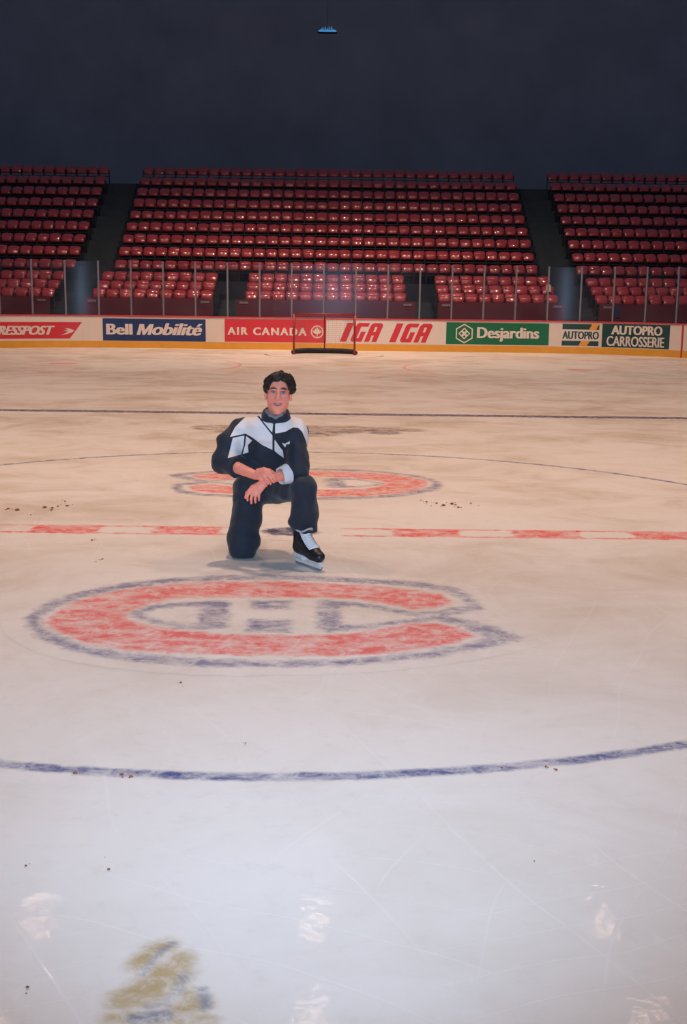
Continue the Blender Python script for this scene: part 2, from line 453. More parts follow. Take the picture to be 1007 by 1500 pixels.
# ------------------------------------------------------------------ boards
M_BOARD = mat('board_white', (0.74, 0.66, 0.60), 0.35, 0.4, 0.06, 3.0)
M_YEL = mat('kick_plate_yellow', (0.72, 0.36, 0.045), 0.4, 0.4, 0.1, 4.0)
M_CAPR = mat('cap_rail_red', (0.55, 0.05, 0.06), 0.35, 0.5, 0.1, 4.0)
def sweep(name, s0, s1, prof, m, parent=None, step=0.2):
    """prof: closed list of (offset outward, z) swept along the rink outline"""
    N = max(1, int(round((s1-s0)/step)))
    vs = []; fs = []; K = len(prof)
    for i in range(N+1):
        s = s0+(s1-s0)*i/N
        for off, z in prof:
            x, y = rink(s, off); vs.append((x, y, z))
    for i in range(N):
        for k in range(K):
            a, b = i*K+k, i*K+(k+1) % K
            fs.append((a, b, b+K, a+K))
    fs.append(tuple(range(K))); fs.append(tuple(N*K+k for k in range(K)))
    return link(name, MB().add(vs, fs).mesh(name), m, parent)
def rect(o0, o1, z0, z1): return [(o0, z0), (o1, z0), (o1, z1), (o0, z1)]
SE = 28.0
boards = sweep('wall_boards', -SE, SE, rect(0.0, 0.10, 0.0, 1.04), M_BOARD)
tag(boards, 'white hockey boards with advertisements curving round the far end', kind='structure')
sweep('kick_plate', -SE, SE, [(-0.014, 0.0), (-0.002, 0.0), (-0.002, 0.225), (-0.010, 0.225)], M_YEL, boards)['label'] = 'yellow kick plate along the ice'
sweep('cap_rail', -SE, SE, [(-0.02, 1.042), (0.13, 1.042), (0.13, 1.075), (0.115, 1.085), (-0.005, 1.085), (-0.02, 1.075)], M_CAPR, boards)['label'] = 'thin red cap rail on top of the boards'

def bend(me, base_off):
    """local x = arc length, y = height, z = distance in front of the boards"""
    co = np.empty(len(me.vertices)*3, np.float32); me.vertices.foreach_get('co', co); co = co.reshape(-1, 3)
    out = np.empty_like(co)
    for i, (s, z, d) in enumerate(co):
        x, y = rink(float(s), -(base_off+float(d))); out[i] = (x, y, z)
    me.vertices.foreach_set('co', out.ravel()); me.update()
    bm = bmesh.new(); bm.from_mesh(me); bmesh.ops.recalc_face_normals(bm, faces=bm.faces); bm.to_mesh(me); bm.free()
    return me

def slab_poly(poly, depth):
    """extruded flat polygon in (s, z), long edges split so that it can bend"""
    pts = []
    for i in range(len(poly)):
        a = Vector(poly[i]); b = Vector(poly[(i+1) % len(poly)])
        k = max(1, int(abs(b.x-a.x)/0.12))
        pts += [a.lerp(b, j/k) for j in range(k)]
    bm = bmesh.new()
    vs = [bm.verts.new((p.x, p.y, depth)) for p in pts]
    f = bm.faces.new(vs)
    bmesh.ops.triangulate(bm, faces=[f])
    # skirt
    low = [bm.verts.new((p.x, p.y, 0)) for p in pts]
    n = len(pts)
    for i in range(n):
        bm.faces.new((vs[i], vs[(i+1) % n], low[(i+1) % n], low[i]))
    me = bpy.data.meshes.new('slab'); bm.to_mesh(me); bm.free()
    return me

def panel_mesh(s0, s1, z0, z1, depth):
    mb = MB(); N = max(1, int((s1-s0)/0.15))
    vs = []; fs = []
    for i in range(N+1):
        s = s0+(s1-s0)*i/N
        vs += [(s, z0, 0), (s, z0, depth), (s, z1, depth), (s, z1, 0)]
    for i in range(N):
        for k in range(3):
            fs.append((i*4+k, i*4+k+1, i*4+k+5, i*4+k+4))
    fs += [(0, 1, 2, 3), (4*N, 4*N+1, 4*N+2, 4*N+3)]
    return mb.add(vs, fs).mesh('panel')

def text_mesh(body, s0, s1, z0, z1, offset=0.0, shear=0.0, depth=0.003, space=1.0):
    cu = bpy.data.curves.new('lettering', 'FONT')
    cu.body = body; cu.offset = offset; cu.shear = shear; cu.extrude = 0.004; cu.resolution_u = 3; cu.space_character = space
    ob = bpy.data.objects.new('lettering', cu); COL.objects.link(ob)
    dg = bpy.context.evaluated_depsgraph_get(); dg.update()
    me = bpy.data.meshes.new_from_object(ob.evaluated_get(dg))
    bpy.data.objects.remove(ob); bpy.data.curves.remove(cu)
    me.materials.clear()
    co = np.empty(len(me.vertices)*3, np.float32); me.vertices.foreach_get('co', co); co = co.reshape(-1, 3)
    mn, mx = co.min(0), co.max(0)
    co[:, 0] = s0+(co[:, 0]-mn[0])/(mx[0]-mn[0])*(s1-s0)
    co[:, 1] = z0+(co[:, 1]-mn[1])/(mx[1]-mn[1])*(z1-z0)
    co[:, 2] = np.where(co[:, 2] > 0, depth, 0)
    me.vertices.foreach_set('co', co.ravel()); me.update()
    return me

D1, D2 = 0.004, 0.0045      # panel thickness, then lettering on it
def advert(label, s0, s1, z0, z1, m, poly=None):
    me = slab_poly(poly, D1) if poly else panel_mesh(s0, s1, z0, z1, D1)
    o = link('advertisement', bend(me, 0.0), m, boards); o['label'] = label
    return o
def letters(ad, body, s0, s1, z0, z1, m, **k):
    """flat lettering; bold > 0 thickens the strokes by stacking shifted copies"""
    bold = k.pop('bold', 0.0)
    shifts = (0,) if not bold else (-bold, 0, bold)
    bm = bmesh.new()
    for i, ds in enumerate(shifts):
        me = text_mesh(body, s0+bold+ds, s1-bold+ds, z0, z1, depth=.003+.0007*i, **k)
        bend(me, D2); bm.from_mesh(me); bpy.data.meshes.remove(me)
    me = bpy.data.meshes.new('lettering'); bm.to_mesh(me); bm.free()
    return link('lettering', me, m, ad)
def mark(ad, name, poly, m, lift=D2, depth=0.003):
    return link(name, bend(slab_poly(poly, depth), lift), m, ad)
def ring_poly(ad, name, cx, cz, pts_o, pts_i, m, lift=D2, depth=0.003):
    n = len(pts_o); vs = []; fs = []
    for (a, b), (c, d) in zip(pts_o, pts_i):
        vs += [(cx+a, cz+b, 0), (cx+a, cz+b, depth), (cx+c, cz+d, depth), (cx+c, cz+d, 0)]
    for i in range(n):
        j = (i+1) % n
        for k in range(3):
            fs.append((i*4+k, i*4+k+1, j*4+k+1, j*4+k))
    return link(name, bend(MB().add(vs, fs).mesh(name), lift), m, ad)
def circ(r, n=20, ph=0.0, sx=1.0): return [(sx*r*math.cos(2*math.pi*i/n+ph), r*math.sin(2*math.pi*i/n+ph)) for i in range(n)]

def ink(name, col): return mat(name, col, 0.35, 0.45, 0.05, 3.0)
I_RED = ink('print_red', (0.62, 0.035, 0.05)); I_BLUE = ink('print_blue', (0.018, 0.045, 0.16))
I_WHITE = ink('print_white', (0.74, 0.68, 0.64)); I_GREEN = ink('print_green', (0.010, 0.16, 0.07))
I_DGREEN = ink('print_dark_green', (0.010, 0.062, 0.058)); I_ORANGE = ink('print_orange', (0.80, 0.36, 0.05))

ad = advert('red slanted board advertisement with white italic lettering and a wing mark', 0, 0, 0, 0, I_RED,
            poly=[(-13.2, .30), (-8.58, .30), (-8.17, .84), (-13.2, .84)])
letters(ad, 'XPRESSPOST', -11.5, -9.05, .42, .72, I_WHITE, offset=0.008, shear=0.38, space=0.95, bold=.022)
mark(ad, 'wing_mark', [(-8.88, .73), (-8.42, .57), (-8.5, .50), (-8.86, .40), (-8.62, .53), (-8.78, .56), (-8.60, .58), (-8.74, .63), (-8.62, .635)], I_WHITE)
ad = advert('blue board advertisement with bold white lettering', -7.49, -4.03, .24, .98, I_BLUE)
letters(ad, 'Bell', -7.38, -6.49, .44, .80, I_WHITE, offset=0.01, bold=.026)
letters(ad, 'obilité', -5.84, -4.13, .44, .84, I_WHITE, offset=0.006, shear=0.3, bold=.028)
SH = lambda a_, z_: (-6.36+a_+(z_-.44)*.3, z_)
vs = []; fs = []
for st in ([(0, .44), (.12, .44), (.12, .80), (0, .80)], [(.36, .44), (.48, .44), (.48, .80), (.36, .80)],
           [(.12, .62), (.20, .44), (.24, .44), (.24, .60), (.15, .80), (.12, .80)], [(.24, .44), (.28, .44), (.36, .62), (.36, .80), (.33, .80), (.24, .60)]):
    n0 = len(vs); q = len(st)
    vs += [SH(*p_)+(.003,) for p_ in st]+[SH(*p_)+(0,) for p_ in st]
    fs += [tuple(n0+i for i in range(q))]+[(n0+i, n0+(i+1) % q, n0+q+(i+1) % q, n0+q+i) for i in range(q)]
link('lettering', bend(MB().add(vs, fs).mesh('lettering'), D2), I_WHITE, ad)
ad = advert('red board advertisement with spaced white capitals and a leaf roundel', -3.39, .035, .25, 1.01, I_RED)
letters(ad, 'AIR CANADA', -3.30, -.62, .48, .74, I_WHITE, offset=0.012, space=1.25, bold=.014)
ring_poly(ad, 'roundel', -.27, .615, circ(.215, 24), circ(.175, 24), I_WHITE)
leaf = [(0, .17), (.04, .09), (.08, .11), (.07, .03), (.12, .06), (.155, .0), (.10, -.05), (.05, -.07), (.015, -.07), (.015, -.15)]
leaf = leaf+[(-a, b) for a, b in reversed(leaf[1:])]
mark(ad, 'leaf', [(-.27+a, .615+b) for a, b in leaf], I_WHITE)
ad = advert('white board advertisement with a pair of red italic three-letter words', .045, 4.07, .25, 1.0, I_WHITE)
for s in (.52, 2.19):
    # heavy slanted capitals cut as flat vinyl: I, G, A
    for strokes in ([[(0, 0), (.22, 0), (.22, 1), (0, 1)]],
                    [[(.34, .10), (.41, 0), (.52, 0), (.52, 1), (.41, 1), (.34, .90)], [(.52, .8), (.76, .8), (.76, 1), (.52, 1)],
                     [(.52, 0), (.74, 0), (.74, .2), (.52, .2)], [(.58, .2), (.74, .2), (.74, .54), (.58, .54)]],
                    [[(.82, 0), (.99, 0), (.99, 1), (.90, 1), (.82, .88)], [(1.07, 0), (1.24, 0), (1.24, .88), (1.16, 1), (1.07, 1)],
                     [(.99, .8), (1.07, .8), (1.07, 1), (.99, 1)], [(.99, .34), (1.07, .34), (1.07, .54), (.99, .54)]]):
        vs = []; fs = []
        for st in strokes:
            n0 = len(vs); q = len(st)
            vs += [(s+a_-.03+b_*.26, .30+b_*.63, .003) for a_, b_ in st]+[(s+a_-.03+b_*.26, .30+b_*.63, 0) for a_, b_ in st]
            fs += [tuple(n0+i for i in range(q))]+[(n0+i, n0+(i+1) % q, n0+q+(i+1) % q, n0+q+i) for i in range(q)]
        link('lettering', bend(MB().add(vs, fs).mesh('lettering'), D2), I_RED, ad)
ad = advert('green board advertisement with white lettering and a hexagon', 4.09, 7.56, .26, .99, I_GREEN)
ring_poly(ad, 'hexagon', 4.70, .62, circ(.33, 6, math.pi/6), circ(.285, 6, math.pi/6), I_WHITE)
for a, b in ((0, .10), (0, -.10), (.10, 0), (-.10, 0)):
    ring_poly(ad, 'petal', 4.70+a, .62+b, circ(.10, 4), circ(.05, 4), I_WHITE)
letters(ad, 'Desjardins', 5.13, 7.24, .36, .84, I_WHITE, offset=0.008, space=1.0, bold=.02)
ad = advert('white board advertisement with dark green bars, an orange slash and dark lettering', 7.99, 9.26, .26, 1.0, I_WHITE)
mark(ad, 'bar', [(8.0, .81), (9.22, .81), (9.22, .99), (8.0, .99)], I_DGREEN)
mark(ad, 'bar', [(8.0, .27), (9.22, .27), (9.22, .43), (8.0, .43)], I_DGREEN)
mark(ad, 'slash', [(8.55, .268), (8.83, .268), (8.93, .435), (8.65, .435)], I_ORANGE, lift=.008)
mark(ad, 'slash', [(8.88, .805), (9.12, .805), (9.21, .992), (8.98, .992)], I_ORANGE, lift=.008)
letters(ad, 'AUTOPRO', 8.01, 9.22, .49, .75, I_DGREEN, offset=0.006, bold=.012)
ad = advert('dark green board advertisement with two lines of white lettering', 9.32, 11.62, .25, 1.02, I_DGREEN)
letters(ad, 'AUTOPRO', 9.62, 11.36, .67, .97, I_WHITE, offset=0.01, bold=.016)
letters(ad, 'CARROSSERIE', 9.48, 11.44, .29, .62, I_WHITE, offset=0.004, space=1.0, bold=.01)
link('goal_line_mark', bend(panel_mesh(12.05, 12.11, 0.0, 1.04, .016), 0.0), ink('line_red', (0.5, .04, .06)), boards)

# ---- glass and its posts
def glass_mat():
    m, t, b = new_mat('rink_glass')
    n = m.node_tree.nodes
    pos = t.node('ShaderNodeNewGeometry').outputs['Position']
    tr = t.node('ShaderNodeBsdfTransparent', {'Color': (0.86, 0.88, 0.91, 1)})
    gl = t.node('ShaderNodeBsdfGlossy', {'Color': (0.9, 0.9, 1.0, 1), 'Roughness': 0.2})
    df = t.node('ShaderNodeBsdfDiffuse', {'Color': (0.35, 0.36, 0.42, 1)})
    haze = t.math('MULTIPLY', t.rng(t.noise(pos, 1.3, 4), 0.3, 0.8), 0.035)
    m1 = t.node('ShaderNodeMixShader', {0: haze, 1: tr.outputs[0], 2: df.outputs[0]})
    fr = t.node('ShaderNodeFresnel', {'IOR': 1.24})
    m2 = t.node('ShaderNodeMixShader', {0: fr.outputs[0], 1: m1.outputs[0], 2: gl.outputs[0]})
    t.l.new(m2.outputs[0], n['Material Output'].inputs['Surface'])
    return m
M_GLASS = glass_mat()
M_POST = mat('post_metal', (0.20, 0.20, 0.24), 0.4, 0.5, 0.1, 5.0, metal=0.3)
P0, PD = -0.06, 1.0765
PK = list(range(-11, 13))
for k in PK:
    s = P0+PD*k
    sweep('post', s-.028, s+.028, rect(0.03, 0.10, 1.087, 2.87), M_POST, boards, step=0.06)
for k in PK[:-1]:
    s = P0+PD*k
    sweep('glass_pane', s+.034, s+PD-.034, rect(0.055, 0.067, 1.09, 2.85), M_GLASS, boards, step=0.063)

# ------------------------------------------------------------------ goal
M_GOAL = mat('goal_red_pipe', (0.30, 0.025, 0.035), 0.35, 0.5, 0.1, 5)
M_PAD = mat('goal_base_pad', (0.05, 0.05, 0.06), 0.7, 0.3, 0.2, 6)
M_NET = mat('net_twine', (0.22, 0.19, 0.18), 0.8, 0.2, 0.1, 6)
goal = empty('hockey_goal', (0, 27.13, 0))
tag(goal, 'red piped hockey goal with netting standing before the far boards', 'goal')
GW, GH, GD = 0.945, 1.245, 1.05
for sx in (-1, 1):
    link('goal_post', MB().tube([(sx*GW, 0, 0.006), (sx*GW, 0, GH)], 0.032, 10).mesh('goal_post', True), M_GOAL, goal)
    link('base_pad', MB().tube([(sx*GW, .06, .05), (sx*(GW+.05), .45, .06), (sx*(GW-.15), .85, .06)], [.05, .06, .05], 8).mesh('base_pad', True), M_PAD, goal)
link('crossbar', MB().tube([(-GW, 0, GH), (GW, 0, GH)], 0.032, 10).mesh('crossbar', True), M_GOAL, goal)
link('top_frame', MB().tube([(-GW, 0, GH-.02), (-GW+.06, .35, GH-.03), (-GW+.3, .5, GH-.03), (GW-.3, .5, GH-.03), (GW-.06, .35, GH-.03), (GW, 0, GH-.02)], 0.02, 8).mesh('top_frame', True), M_GOAL, goal)
link('base_frame', MB().tube([(-GW, 0.03, .045), (-GW-.02, .5, .045), (-.55, .98, .045), (0, GD, .045), (.55, .98, .045), (GW+.02, .5, .045), (GW, 0.03, .045)], 0.042, 8).mesh('base_frame', True), M_PAD, goal)
link('back_post', MB().tube([(0, GD, .05), (0, .85, .6), (0, .5, GH-.03)], 0.022, 8).mesh('back_post', True), M_GOAL, goal)
link('base_skirt', MB().tube([(-.9, .5, .11), (-.55, .96, .11), (0, GD-.02, .11), (.55, .96, .11), (.9, .5, .11)], 0.055, 8).mesh('base_skirt', True), M_PAD, goal)
# netting: back sheet between top frame and base frame
def net_pt(u, v):
    top = [(-GW, 0.02), (-GW+.06, .35), (-GW+.3, .5), (GW-.3, .5), (GW-.06, .35), (GW, .02)]
    bot = [(-GW, 0.05), (-GW-.02, .5), (-.55, .98), (.55, .98), (GW+.02, .5), (GW, .05)]
    f = u*5; i = min(4, int(f)); q = f-i
    a = Vector(top[i]).lerp(Vector(top[i+1]), q); b = Vector(bot[i]).lerp(Vector(bot[i+1]), q)
    p = a.lerp(b, v); bul = 0.0
    return (p.x, p.y+bul, (GH-.03)*(1-v)+.06*v)
nb = MB()
for i in range(0, 51):
    nb.tube([net_pt(i/50, j/8) for j in range(9)], 0.0022, 3)
for j in range(1, 18):
    nb.tube([net_pt(i/30, j/18) for i in range(31)], 0.0022, 3)
tag(link('netting', nb.mesh('netting'), M_NET, goal), kind='stuff')

# ------------------------------------------------------------------ stands
ROWS = []           # (Y of backrest, height of backrest centre)
for yb, zc in ((33.0, 1.81), (33.85, 2.12), (34.70, 2.455)):
    ROWS.append((yb, zc))
for k in range(9):
    ROWS.append((36.6+0.9*k, 2.93+0.532*k))
XE = 27.0
AISLE = ((-9.7, -8.5), (8.45, 9.65))
PORTAL = ((-3.97, -3.17), (3.15, 3.95))
def segments(gaps):
    xs = [-XE]; out = []
    for a, b in sorted(gaps):
        out.append((xs[-1], a)); xs.append(b)
    out.append((xs[-1], XE))
    return out
tier_i = 0
for r, (yb, zc) in enumerate(ROWS):
    gaps = AISLE+PORTAL if r < 3 else AISLE
    y0 = yb-0.5
    y1 = (ROWS[r+1][0]-0.5) if r+1 < len(ROWS) else 56.0
    for a, b in segments(gaps):
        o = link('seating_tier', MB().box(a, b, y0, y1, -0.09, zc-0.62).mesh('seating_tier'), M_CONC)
        tag(o, 'dark concrete tier under the red seats', kind='structure')
# stairs in the gangways and portals
def stairs(name, x0, x1, ys, zs, yend, label):
    root = empty(name, ((x0+x1)/2, ys[0], -0.09)); tag(root, label, kind='structure')
    for i, (y, z) in enumerate(zip(ys, zs)):
        ye = ys[i+1] if i+1 < len(ys) else yend
        cx = (x0+x1)/2
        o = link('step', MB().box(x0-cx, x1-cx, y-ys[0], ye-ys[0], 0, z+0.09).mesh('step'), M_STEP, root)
for (x0, x1), nm in zip(AISLE, ('left', 'right')):
    ys = []; zs = []
    for r, (yb, zc) in enumerate(ROWS):
        y0 = yb-0.5; z = zc-0.62
        if r:
            pz = ROWS[r-1][1]-.62
            ys.append(y0-0.33); zs.append((pz+z)/2)
        else:
            ys += [32.0]; zs += [z-.3]
        ys.append(y0); zs.append(z)
    stairs('stairway', x0, x1, ys, zs, 56.0, 'dark stairway climbing through the seats on the %s' % nm)
for (x0, x1), nm in zip(PORTAL, ('left', 'right')):
    ys = [32.0, 32.4, 32.8, 33.2, 33.6, 34.0, 34.4, 34.8]
    zs = [.5, .66, .82, .98, 1.14, 1.30, 1.46, 1.62]
    stairs('portal_stair', x0, x1, ys, zs, ROWS[3][0]-.5, 'short dark stair cut into the lower rows on the %s' % nm)
# parapet in front of the first row
M_PARA = mat('parapet_maroon', (0.15, 0.038, 0.055), 0.6, 0.3, 0.2, 1.2)
M_PLATE = mat('number_plate', (0.30, 0.24, 0.24), 0.5, 0.3, 0.1, 8)
for i, (a, b) in enumerate(segments(AISLE+PORTAL)):
    o = link('wall_parapet', MB().box(a, b, 32.0, 32.12, -0.09, 1.655).mesh('wall_parapet'), M_PARA)
    tag(o, 'maroon parapet wall before the front row of seats', kind='structure')
    for x in ((a+.28) if i else None, (b-.28) if i < 4 else None):
        if x is not None:
            pl = link('plate', bevel_mesh(MB().box(x-.15, x+.15, 31.985, 31.999, 1.50, 1.58).mesh('plate'), .004, 1), M_PLATE, o)
    if i == 4:
        link('blue_plate', bevel_mesh(MB().box(10.1, 10.36, 31.98, 31.999, 1.18, 1.6).mesh('plate'), .004, 1), mat('blue_plate', (0.05, 0.06, 0.16), .4), o)

# ---- seats
def seat_mat():
    m, t, b = new_mat('seat_red')
    oi = t.node('ShaderNodeObjectInfo').outputs['Random']
    pos = t.node('ShaderNodeNewGeometry').outputs['Position']
    n = t.noise(pos, 2.3, 3)
    f = t.math('ADD', t.math('MULTIPLY', oi, 0.4), t.math('MULTIPLY', n, 0.6))
    t.l.new(t.mix(f, (0.40, 0.036, 0.044), (0.58, 0.062, 0.066)), b.inputs['Base Color'])
    b.inputs['Roughness'].default_value = 0.3
    b.inputs['Specular IOR Level'].default_value = 0.6
    b.inputs['Coat IOR'].default_value = 1.75
    b.inputs['Coat Weight'].default_value = 1.0
    b.inputs['Coat Roughness'].default_value = 0.075
    return m
M_SEAT = seat_mat()
M_FRAME = mat('seat_iron', (0.04, 0.04, 0.045), 0.5, 0.5, 0.1, 5)
def shell(nx, nz, fn, th):
    """thin curved slab: fn(u, v) -> point; thickness along +y"""
    vs = []; fs = []
    for s in (0, 1):
        for j in range(nz+1):
            for i in range(nx+1):
                p = fn(i/nx*2-1, j/nz)
                vs.append((p[0], p[1]+s*th, p[2]))
    W = nx+1; O = W*(nz+1)
    for j in range(nz):
        for i in range(nx):
            a = j*W+i
            fs.append((a, a+1, a+W+1, a+W)); fs.append((O+a, O+a+W, O+a+W+1, O+a+1))
    for i in range(nx):
        fs.append((i, O+i, O+i+1, i+1)); a = nz*W+i; fs.append((a, a+1, O+a+1, O+a))
    for j in range(nz):
        a = j*W; fs.append((a, a+W, O+a+W, O+a)); a = j*W+nx; fs.append((a, O+a, O+a+W, a+W))
    return vs, fs
def back_fn(u, v):
    w = 0.234*(1-0.07*v**4)
    return (u*w, 0.045*(u*u)-0.02+0.10*v*v, -0.15+0.31*v-0.025*u*u*v*v)
def pan_fn(u, v):       # folded-up squab in front of the backrest
    w = 0.215*(1-0.06*v**2)
    return (u*w, -0.10+0.03*u*u+0.075*v*v, -0.19+0.25*v)
bv, bf = shell(6, 3, back_fn, 0.022); pv, pf = shell(6, 3, pan_fn, 0.03)
fv = MB().box(-.235, -.222, -.10, .06, -.60, -.02).box(.222, .235, -.10, .06, -.60, -.02).box(-.222, .222, -.02, .02, -.30, -.27)
ME_BACK = MB().add(bv, bf).mesh('backrest', True); ME_BACK.materials.append(M_SEAT)
ME_PAN = MB().add(pv, pf).mesh('seat_pan', True); ME_PAN.materials.append(M_SEAT)
ME_FR = fv.mesh('frame'); ME_FR.materials.append(M_FRAME)
ORD = 'first second third fourth fifth sixth seventh eighth ninth tenth eleventh twelfth thirteenth fourteenth fifteenth sixteenth seventeenth eighteenth nineteenth twentieth'.split()
def ordinal(k):
    if k <= 20: return ORD[k-1]
    t = {2: 'twenty', 3: 'thirty', 4: 'forty'}
    return {30: 'thirtieth', 40: 'fortieth'}.get(k) or '%s-%s' % (t[k//10], ORD[k % 10-1])
PITCH = 0.485
GROUP = 'red folding seats in the end stand'
cands = []; rest = []
for r, (yb, zc) in enumerate(ROWS):
    lower = r < 3
    gaps = AISLE+PORTAL if lower else AISLE
    segs = segments(gaps)
    for si, (a, b) in enumerate(segs):
        n = int((b-a-0.06)/PITCH)
        for k in range(n):
            if si == 0: x = b-.05-PITCH*(k+.5); ref = 'left of left stairway'
            else:
                x = a+.05+PITCH*(k+.5)+((b-a-.1-n*PITCH)/2 if si < len(segs)-1 else 0)
                if lower: ref = ('', 'right of left stairway', 'right of left portal stair', 'right of right portal stair', 'right of right stairway')[si]
                else: ref = ('', 'right of left stairway', 'right of right stairway')[si]
            D = yb+8.95
            px = (x-.32)*1694/D+488
            inview = -6 < px < 1013
            lab = 'red folding seat, %s row up, %s seat %s' % (ordinal(r+1), ordinal(k+1), ref)
            (cands if inview else rest).append((r, x, yb, zc, lab))
rest_v = []
cands.sort(key=lambda c: (c[0], abs(c[1])))
single, more = cands[:300], cands[300:]
for r, x, yb, zc, lab in single:
    root = empty('folding_seat', (x, yb, zc-0.62))
    tag(root, lab, 'seat', GROUP)
    for nm, m in (('backrest', ME_BACK), ('seat_pan', ME_PAN), ('frame', ME_FR)):
        o = link(nm, m, None, root)
        o.location = (0, 0, 0.62)
        if nm != 'frame': o.rotation_euler = (random.gauss(0, .09), 0, random.gauss(0, .08))
# all the remaining seats, too many to list one by one
sv = []; sf = []; smi = []
fr_v = np.array(fv.v)
for r, x, yb, zc, lab in more+rest:
    for vs, fs, mi in ((np.array(bv), bf, 0), (np.array(pv), pf, 0), (fr_v, fv.f, 1)):
        a = random.gauss(0, .09) if mi == 0 else 0; c, s = math.cos(a), math.sin(a)
        q = vs.copy(); q[:, 1], q[:, 2] = vs[:, 1]*c-vs[:, 2]*s, vs[:, 1]*s+vs[:, 2]*c
        n0 = len(sv)
        sv += (q+np.array([x, yb, zc])).tolist()
        sf += [tuple(i+n0 for i in f) for f in fs]; smi += [mi]*len(fs)
me = bpy.data.meshes.new('upper_seats'); me.from_pydata(sv, [], sf)
me.materials.append(M_SEAT); me.materials.append(M_FRAME)
me.polygons.foreach_set('material_index', smi); me.polygons.foreach_set('use_smooth', [m == 0 for m in smi])
bm = bmesh.new(); bm.from_mesh(me); bmesh.ops.recalc_face_normals(bm, faces=bm.faces); bm.to_mesh(me); bm.free()
tag(link('upper_seats', me), 'many more red seats rising into the dark above', 'seats', kind='stuff')
# pale spot by the right stairway, built as a small flat piece
pc = link('cream_piece', bevel_mesh(MB().box(-.085, .085, -.006, .006, 0, .27).mesh('cream_piece'), .003, 1), mat('cream_piece', (0.85, 0.72, 0.55), .6))
pc.location = (8.13, 33.63, 2.06); pc.rotation_euler = (-.28, 0, 0.1)
tag(pc, 'small flat cream piece on the second-row end seat by the right stairway', 'piece')

# ------------------------------------------------------------------ lamps
M_LENS, t_, b_ = new_mat('lamp_lens')
b_.inputs['Base Color'].default_value = (0.9, 0.8, 0.6, 1)
b_.inputs['Emission Color'].default_value = LAMP_COL+(1,)
b_.inputs['Emission Strength'].default_value = 60
M_HOUS = mat('lamp_housing', (0.05, 0.05, 0.055), 0.5, 0.4, 0.1, 5)
def lathe(prof, n=16):
    vs = []; fs = []
    for r, z in prof:
        for k in range(n): vs.append((r*math.cos(2*math.pi*k/n), r*math.sin(2*math.pi*k/n), z))
    for i in range(len(prof)-1):
        for k in range(n): fs.append((i*n+k, i*n+(k+1) % n, (i+1)*n+(k+1) % n, (i+1)*n+k))
    return MB().add(vs, fs)
ME_H = lathe([(.36, 0), (.38, 0), (.30, .22), (.13, .38), (.12, .6), (0.001, .6)]).mesh('housing', True); ME_H.materials.append(M_HOUS)
ME_L = lathe([(.001, .03), (.2, .03), (.34, .03), (.34, .05), (.001, .06)]).mesh('lens'); ME_L.materials.append(M_LENS)
ME_R = MB().tube([(0, 0, .6), (0, 0, 4.19)], .02, 6).mesh('rod'); ME_R.materials.append(M_HOUS)
li = 0
for yi, ly in enumerate((1.5, 6.2, 11.0, 15.3, 19.6, 24.3)):
    for xi, lx in enumerate((-7.5, 0.0, 7.8)):
        root = empty('arena_lamp', (lx, ly, 14.8))
        tag(root, 'round hanging ceiling lamp, %s row from the far boards, %s' % (ORD[5-yi], ('on the left', 'in the middle', 'on the right')[xi]), 'lamp', 'ceiling lamps over the ice')
        tilt = math.radians(20) if yi == 5 else 0.0      # the last row is turned towards the stands
        for nm_, m_ in (('housing', ME_H), ('lens', ME_L)): link(nm_, m_, None, root).rotation_euler = (tilt, 0, 0)
        link('rod', ME_R, None, root)
        ld = bpy.data.lights.new('lamp_light', 'AREA'); ld.shape = 'DISK'; ld.size = 0.6
        ld.energy = LAMP_POWER*(1.0, 0.12, 0.28, 0.30, 0.24, 1.55)[yi]*(1.0 if yi < 5 else (0.7, 1.4, 0.7)[xi]); ld.color = LAMP_COL; ld.spread = math.radians(90 if yi < 5 else 94)
        lo = bpy.data.objects.new('lamp_light', ld); COL.objects.link(lo); lo.parent = root; lo.location = (0, -0.02*math.sin(tilt), -0.02); lo.rotation_euler = (tilt, 0, 0)

# ---- small blue light high up in the dark
M_BLU, t_, b_ = new_mat('blue_glow')
b_.inputs['Base Color'].default_value = (0.02, 0.1, 0.25, 1)
b_.inputs['Emission Color'].default_value = (0.05, 0.24, 0.50, 1)
b_.inputs['Emission Strength'].default_value = 1.0
hs = empty('blue_light', (-0.19, 50.0, 14.42)); tag(hs, 'small blue light glowing high in the dark above the seats', 'light')
link('tray', bevel_mesh(MB().box(-.48, .48, -.05, .2, -.04, .0).mesh('tray'), .008, 1), M_HOUS, hs)
link('rod', MB().tube([(0, .1, .0), (0, .1, 4.57)], .008, 6).mesh('rod'), M_HOUS, hs)
link('glow_bar', bevel_mesh(MB().box(-.43, .43, -.04, .06, .0, .09).mesh('glow_bar'), .012, 1), M_BLU, hs)
for x, h in ((-.30, .17), (-.22, .22), (-.12, .25), (-.02, .2), (.08, .26), (.2, .27), (.28, .15)):
    link('glow_tube', MB().tube([(x, .01, .08), (x, .01, h)], [.03, .012], 6).mesh('glow_tube', True), M_BLU, hs)

